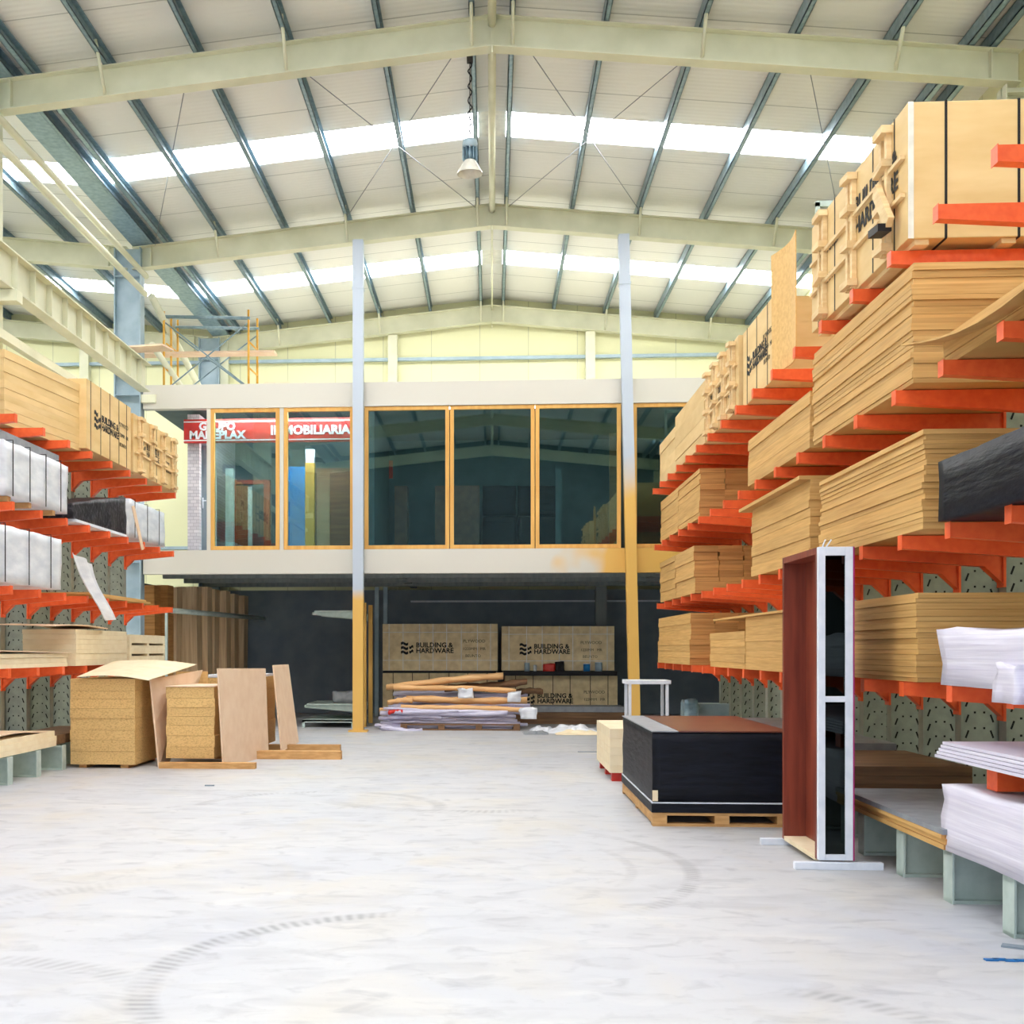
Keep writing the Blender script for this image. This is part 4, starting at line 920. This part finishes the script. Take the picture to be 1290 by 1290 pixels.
# white tall stool frame
x0, zt_ = at(789, 857, 16.9); x1 = at(845, 857, 16.9)[0]
st = thing('white_trestle', 'tall white metal trestle table behind the black wrapped stack', 'table', ((x0+x1)/2, 17.15, 0)); hw = (x1-x0)/2
bm = bmesh.new(); box(bm, -hw, hw, -.28, .28, zt_-.055, zt_); obj('tabletop', bm, 'white', st, bevel=.006)
for sx2 in (-1, 1):
    for sy in (-1, 1): bm = bmesh.new(); a = sx2*(hw-.05); box(bm, a-.02, a+.02, sy*.24-.02, sy*.24+.02, 0, zt_-.056); obj('leg', bm, 'white', st)
# machine clutter further back right
o = wrinkled('grey_machine', 'galv', at(862, 890, 19)[0], at(880, 890, 19)[0], 19.0, 19.3, 0, .72, .06, 4, 6, res=.07); tag(o, 'small grey machine on the floor right of the white trestle', 'machine')
tag(bx('blue_grey_bench', 'bluegrey', at(880, 890, 19.4)[0], at(921, 890, 19.4)[0], 19.4, 19.9, .0, .62), 'blue grey low bench behind the black wrapped stack', 'bench')

# ------------------------------------------------------------------ black stack on a pallet, with a cream stack behind
yB0, yB1 = 10.2, 12.55; xb0, xb1 = 1.36, 2.52
pallet('wooden_pallet', 'orange brown wooden pallet under the black wrapped stack', xb0, xb1, yB0, yB1, 0, .115, 'pallet', None, 3)
bs = thing('black_wrapped_stack', 'low black wrapped stack of boards with reddish brown top sheets', 'stack', ((xb0+xb1)/2, (yB0+yB1)/2, .116))
bm = bmesh.new(); box(bm, -.59, .59, -1.18, 1.18, 0, .075); obj('base_sheet', bm, 'black', bs, bevel=.004)
bm = bmesh.new(); box(bm, -.588, .588, -1.178, 1.178, .078, .088); obj('edge_strip', bm, 'white', bs)
wrinkled('wrapping', 'black', xb0, xb1, yB0+.01, yB1-.01, .116+.09, .79, .006, 3, 4, bs, .07, layers=90)
bm = bmesh.new(); box(bm, -.36, .585, -1.17, 1.17, .682, .692); obj('top_sheet', bm, 'filmply', bs)
bm = bmesh.new(); box(bm, -.585, -.365, -1.17, 1.17, .682, .692); obj('top_sheet', bm, 'grey', bs)
bm = bmesh.new(); box(bm, -.585, -.54, -1.2, -1.187, .1, .19); obj('torn_label', bm, 'palelight', bs)
stack(1.33, 2.5, 13.6, 15.3, .10, .60, 5, 'palelight', 'cream board in the pile just beyond the black wrapped stack', 'cream boards beyond the black stack', jit=.003)
for i, y in enumerate((13.65, 14.4, 15.1)): tag(bx('red_bearer', 'red', 1.36, 2.48, y, y+.12, 0, .098), 'red bearer under the cream boards beyond the black stack', 'bearer', 'red bearers under the cream boards')

# ------------------------------------------------------------------ display door unit
du = thing('display_door_unit', 'tall white and red brown display door frame with dark glass standing by the right rack', 'door frame', (2.33, 8.28, 0))
def dp(nm, m, x0, x1, y0, y1, z0, z1, par=du, bv=0): return bx(nm, m, x0, x1, y0, y1, z0, z1, par, bv)
yn, yf = 8.28, 9.3
xw0, xw1 = 2.225, 2.455; H = 2.2
bm = bmesh.new(); hz = .04
for (a, b2, c_, d_) in ((-.105, -.06, .06, H), (.075, .125, .06, H), (-.06, .075, H-.06, H), (-.06, .075, .06, .10), (-.06, .075, 1.14, 1.18)): box(bm, a, b2, 0, .05, c_, d_)
sf = obj('sash_frame', bm, 'white', du, bevel=.003)
bm = bmesh.new(); box(bm, -.06, .075, .02, .028, .10, 1.14); obj('glass_pane', bm, 'dglass', du)
bm = bmesh.new(); box(bm, -.06, .075, .02, .028, 1.18, H-.06); obj('glass_pane', bm, 'dglass', du)
bm = bmesh.new(); box(bm, .126, .134, -.002, .052, .06, H); obj('protective_film', bm, 'magenta', du)
bm = bmesh.new(); box(bm, -.105, .12, .055, .095, .06, H); obj('near_jamb', bm, 'mahog', du)
bm = bmesh.new(); box(bm, -.105, .12, yf-yn-.05, yf-yn, .05, H); obj('far_jamb', bm, 'mahog', du)
bm = bmesh.new(); box(bm, -.105, .12, .095, yf-yn-.05, H-.045, H); obj('head', bm, 'mahog', du)
bm = bmesh.new(); box(bm, .06, .12, .095, yf-yn-.05, .05, H-.045); obj('door_leaf', bm, 'mahog', du)
bm = bmesh.new(); box(bm, -.105, .06, .095, yf-yn-.05, .045, .075); obj('threshold', bm, 'palelight', du)
for nm, y in (('foot_bar', 0), ('foot_bar', yf-yn)):
    bm = bmesh.new(); box(bm, -.27, .32, y-.03, y+.03, 0, .05); obj(nm, bm, 'white', du, bevel=.004)
for x, tl in ((-.075, .2), (-.05, .35)):
    bm = bmesh.new(); tube(bm, (x, .02, H), (x+.02*tl*5, .02, H+.05), .005, 5); obj('plastic_tie', bm, 'white', du)

# lattice post above the right rack and floor bits
lp_ = thing('lattice_post', 'tall pale lattice post rising behind the crates of the right rack', 'post', (4.05, 15.2, 0))
bm = bmesh.new()
for x in (0, .42): box(bm, x, x+.05, 0, .05, 0, 7.1)
box(bm, 0, .47, 0, .05, 7.05, 7.12)
for k in range(16):
    z = .1+k*.43; a, b_ = ((.03, z), (.44, z+.43)) if k % 2 else ((.44, z), (.03, z+.43)); tube(bm, (a[0], .025, a[1]), (b_[0], .025, b_[1]), .022, 6)
obj('lattice', bm, 'greengrey', lp_)
bm = bmesh.new()
for i in range(4): box(bm, -.08+i*.045, -.02+i*.045, -.015+.01*math.sin(i*2), .015+.01*math.sin(i*2), .001, .008)
tag(obj('blue_rag', bm, 'blue', None, (at(1262, 1202, 5.9)[0], 5.9, 0)), 'thin torn strip of blue plastic on the floor by the right rack', 'scrap')
bm = bmesh.new(); box(bm, -.09, .09, -.03, .03, 0, .01, T=Matrix.Rotation(-.5, 4, 'Z'))
tag(obj('dark_offcut', bm, 'dark', None, (at(1287, 1188, 6.15)[0], 6.15, 0)), 'dark offcut on the floor at the right rack foot', 'scrap')
bm = bmesh.new(); box(bm, -.05, .05, -.02, .02, 0, .012)
tag(obj('dark_offcut', bm, 'dark', None, (at(264, 994, 12.9)[0], 12.9, 0)), 'tiny dark scrap on the floor before the middle chipboard pile', 'scrap')
bm = bmesh.new(); box(bm, -.14, .14, -.012, .012, 0, .01)
tag(obj('thin_stick', bm, 'dark', None, (at(740, 946, 17.5)[0], 17.5, 0)), 'thin dark stick on the floor left of the cream boards', 'stick')
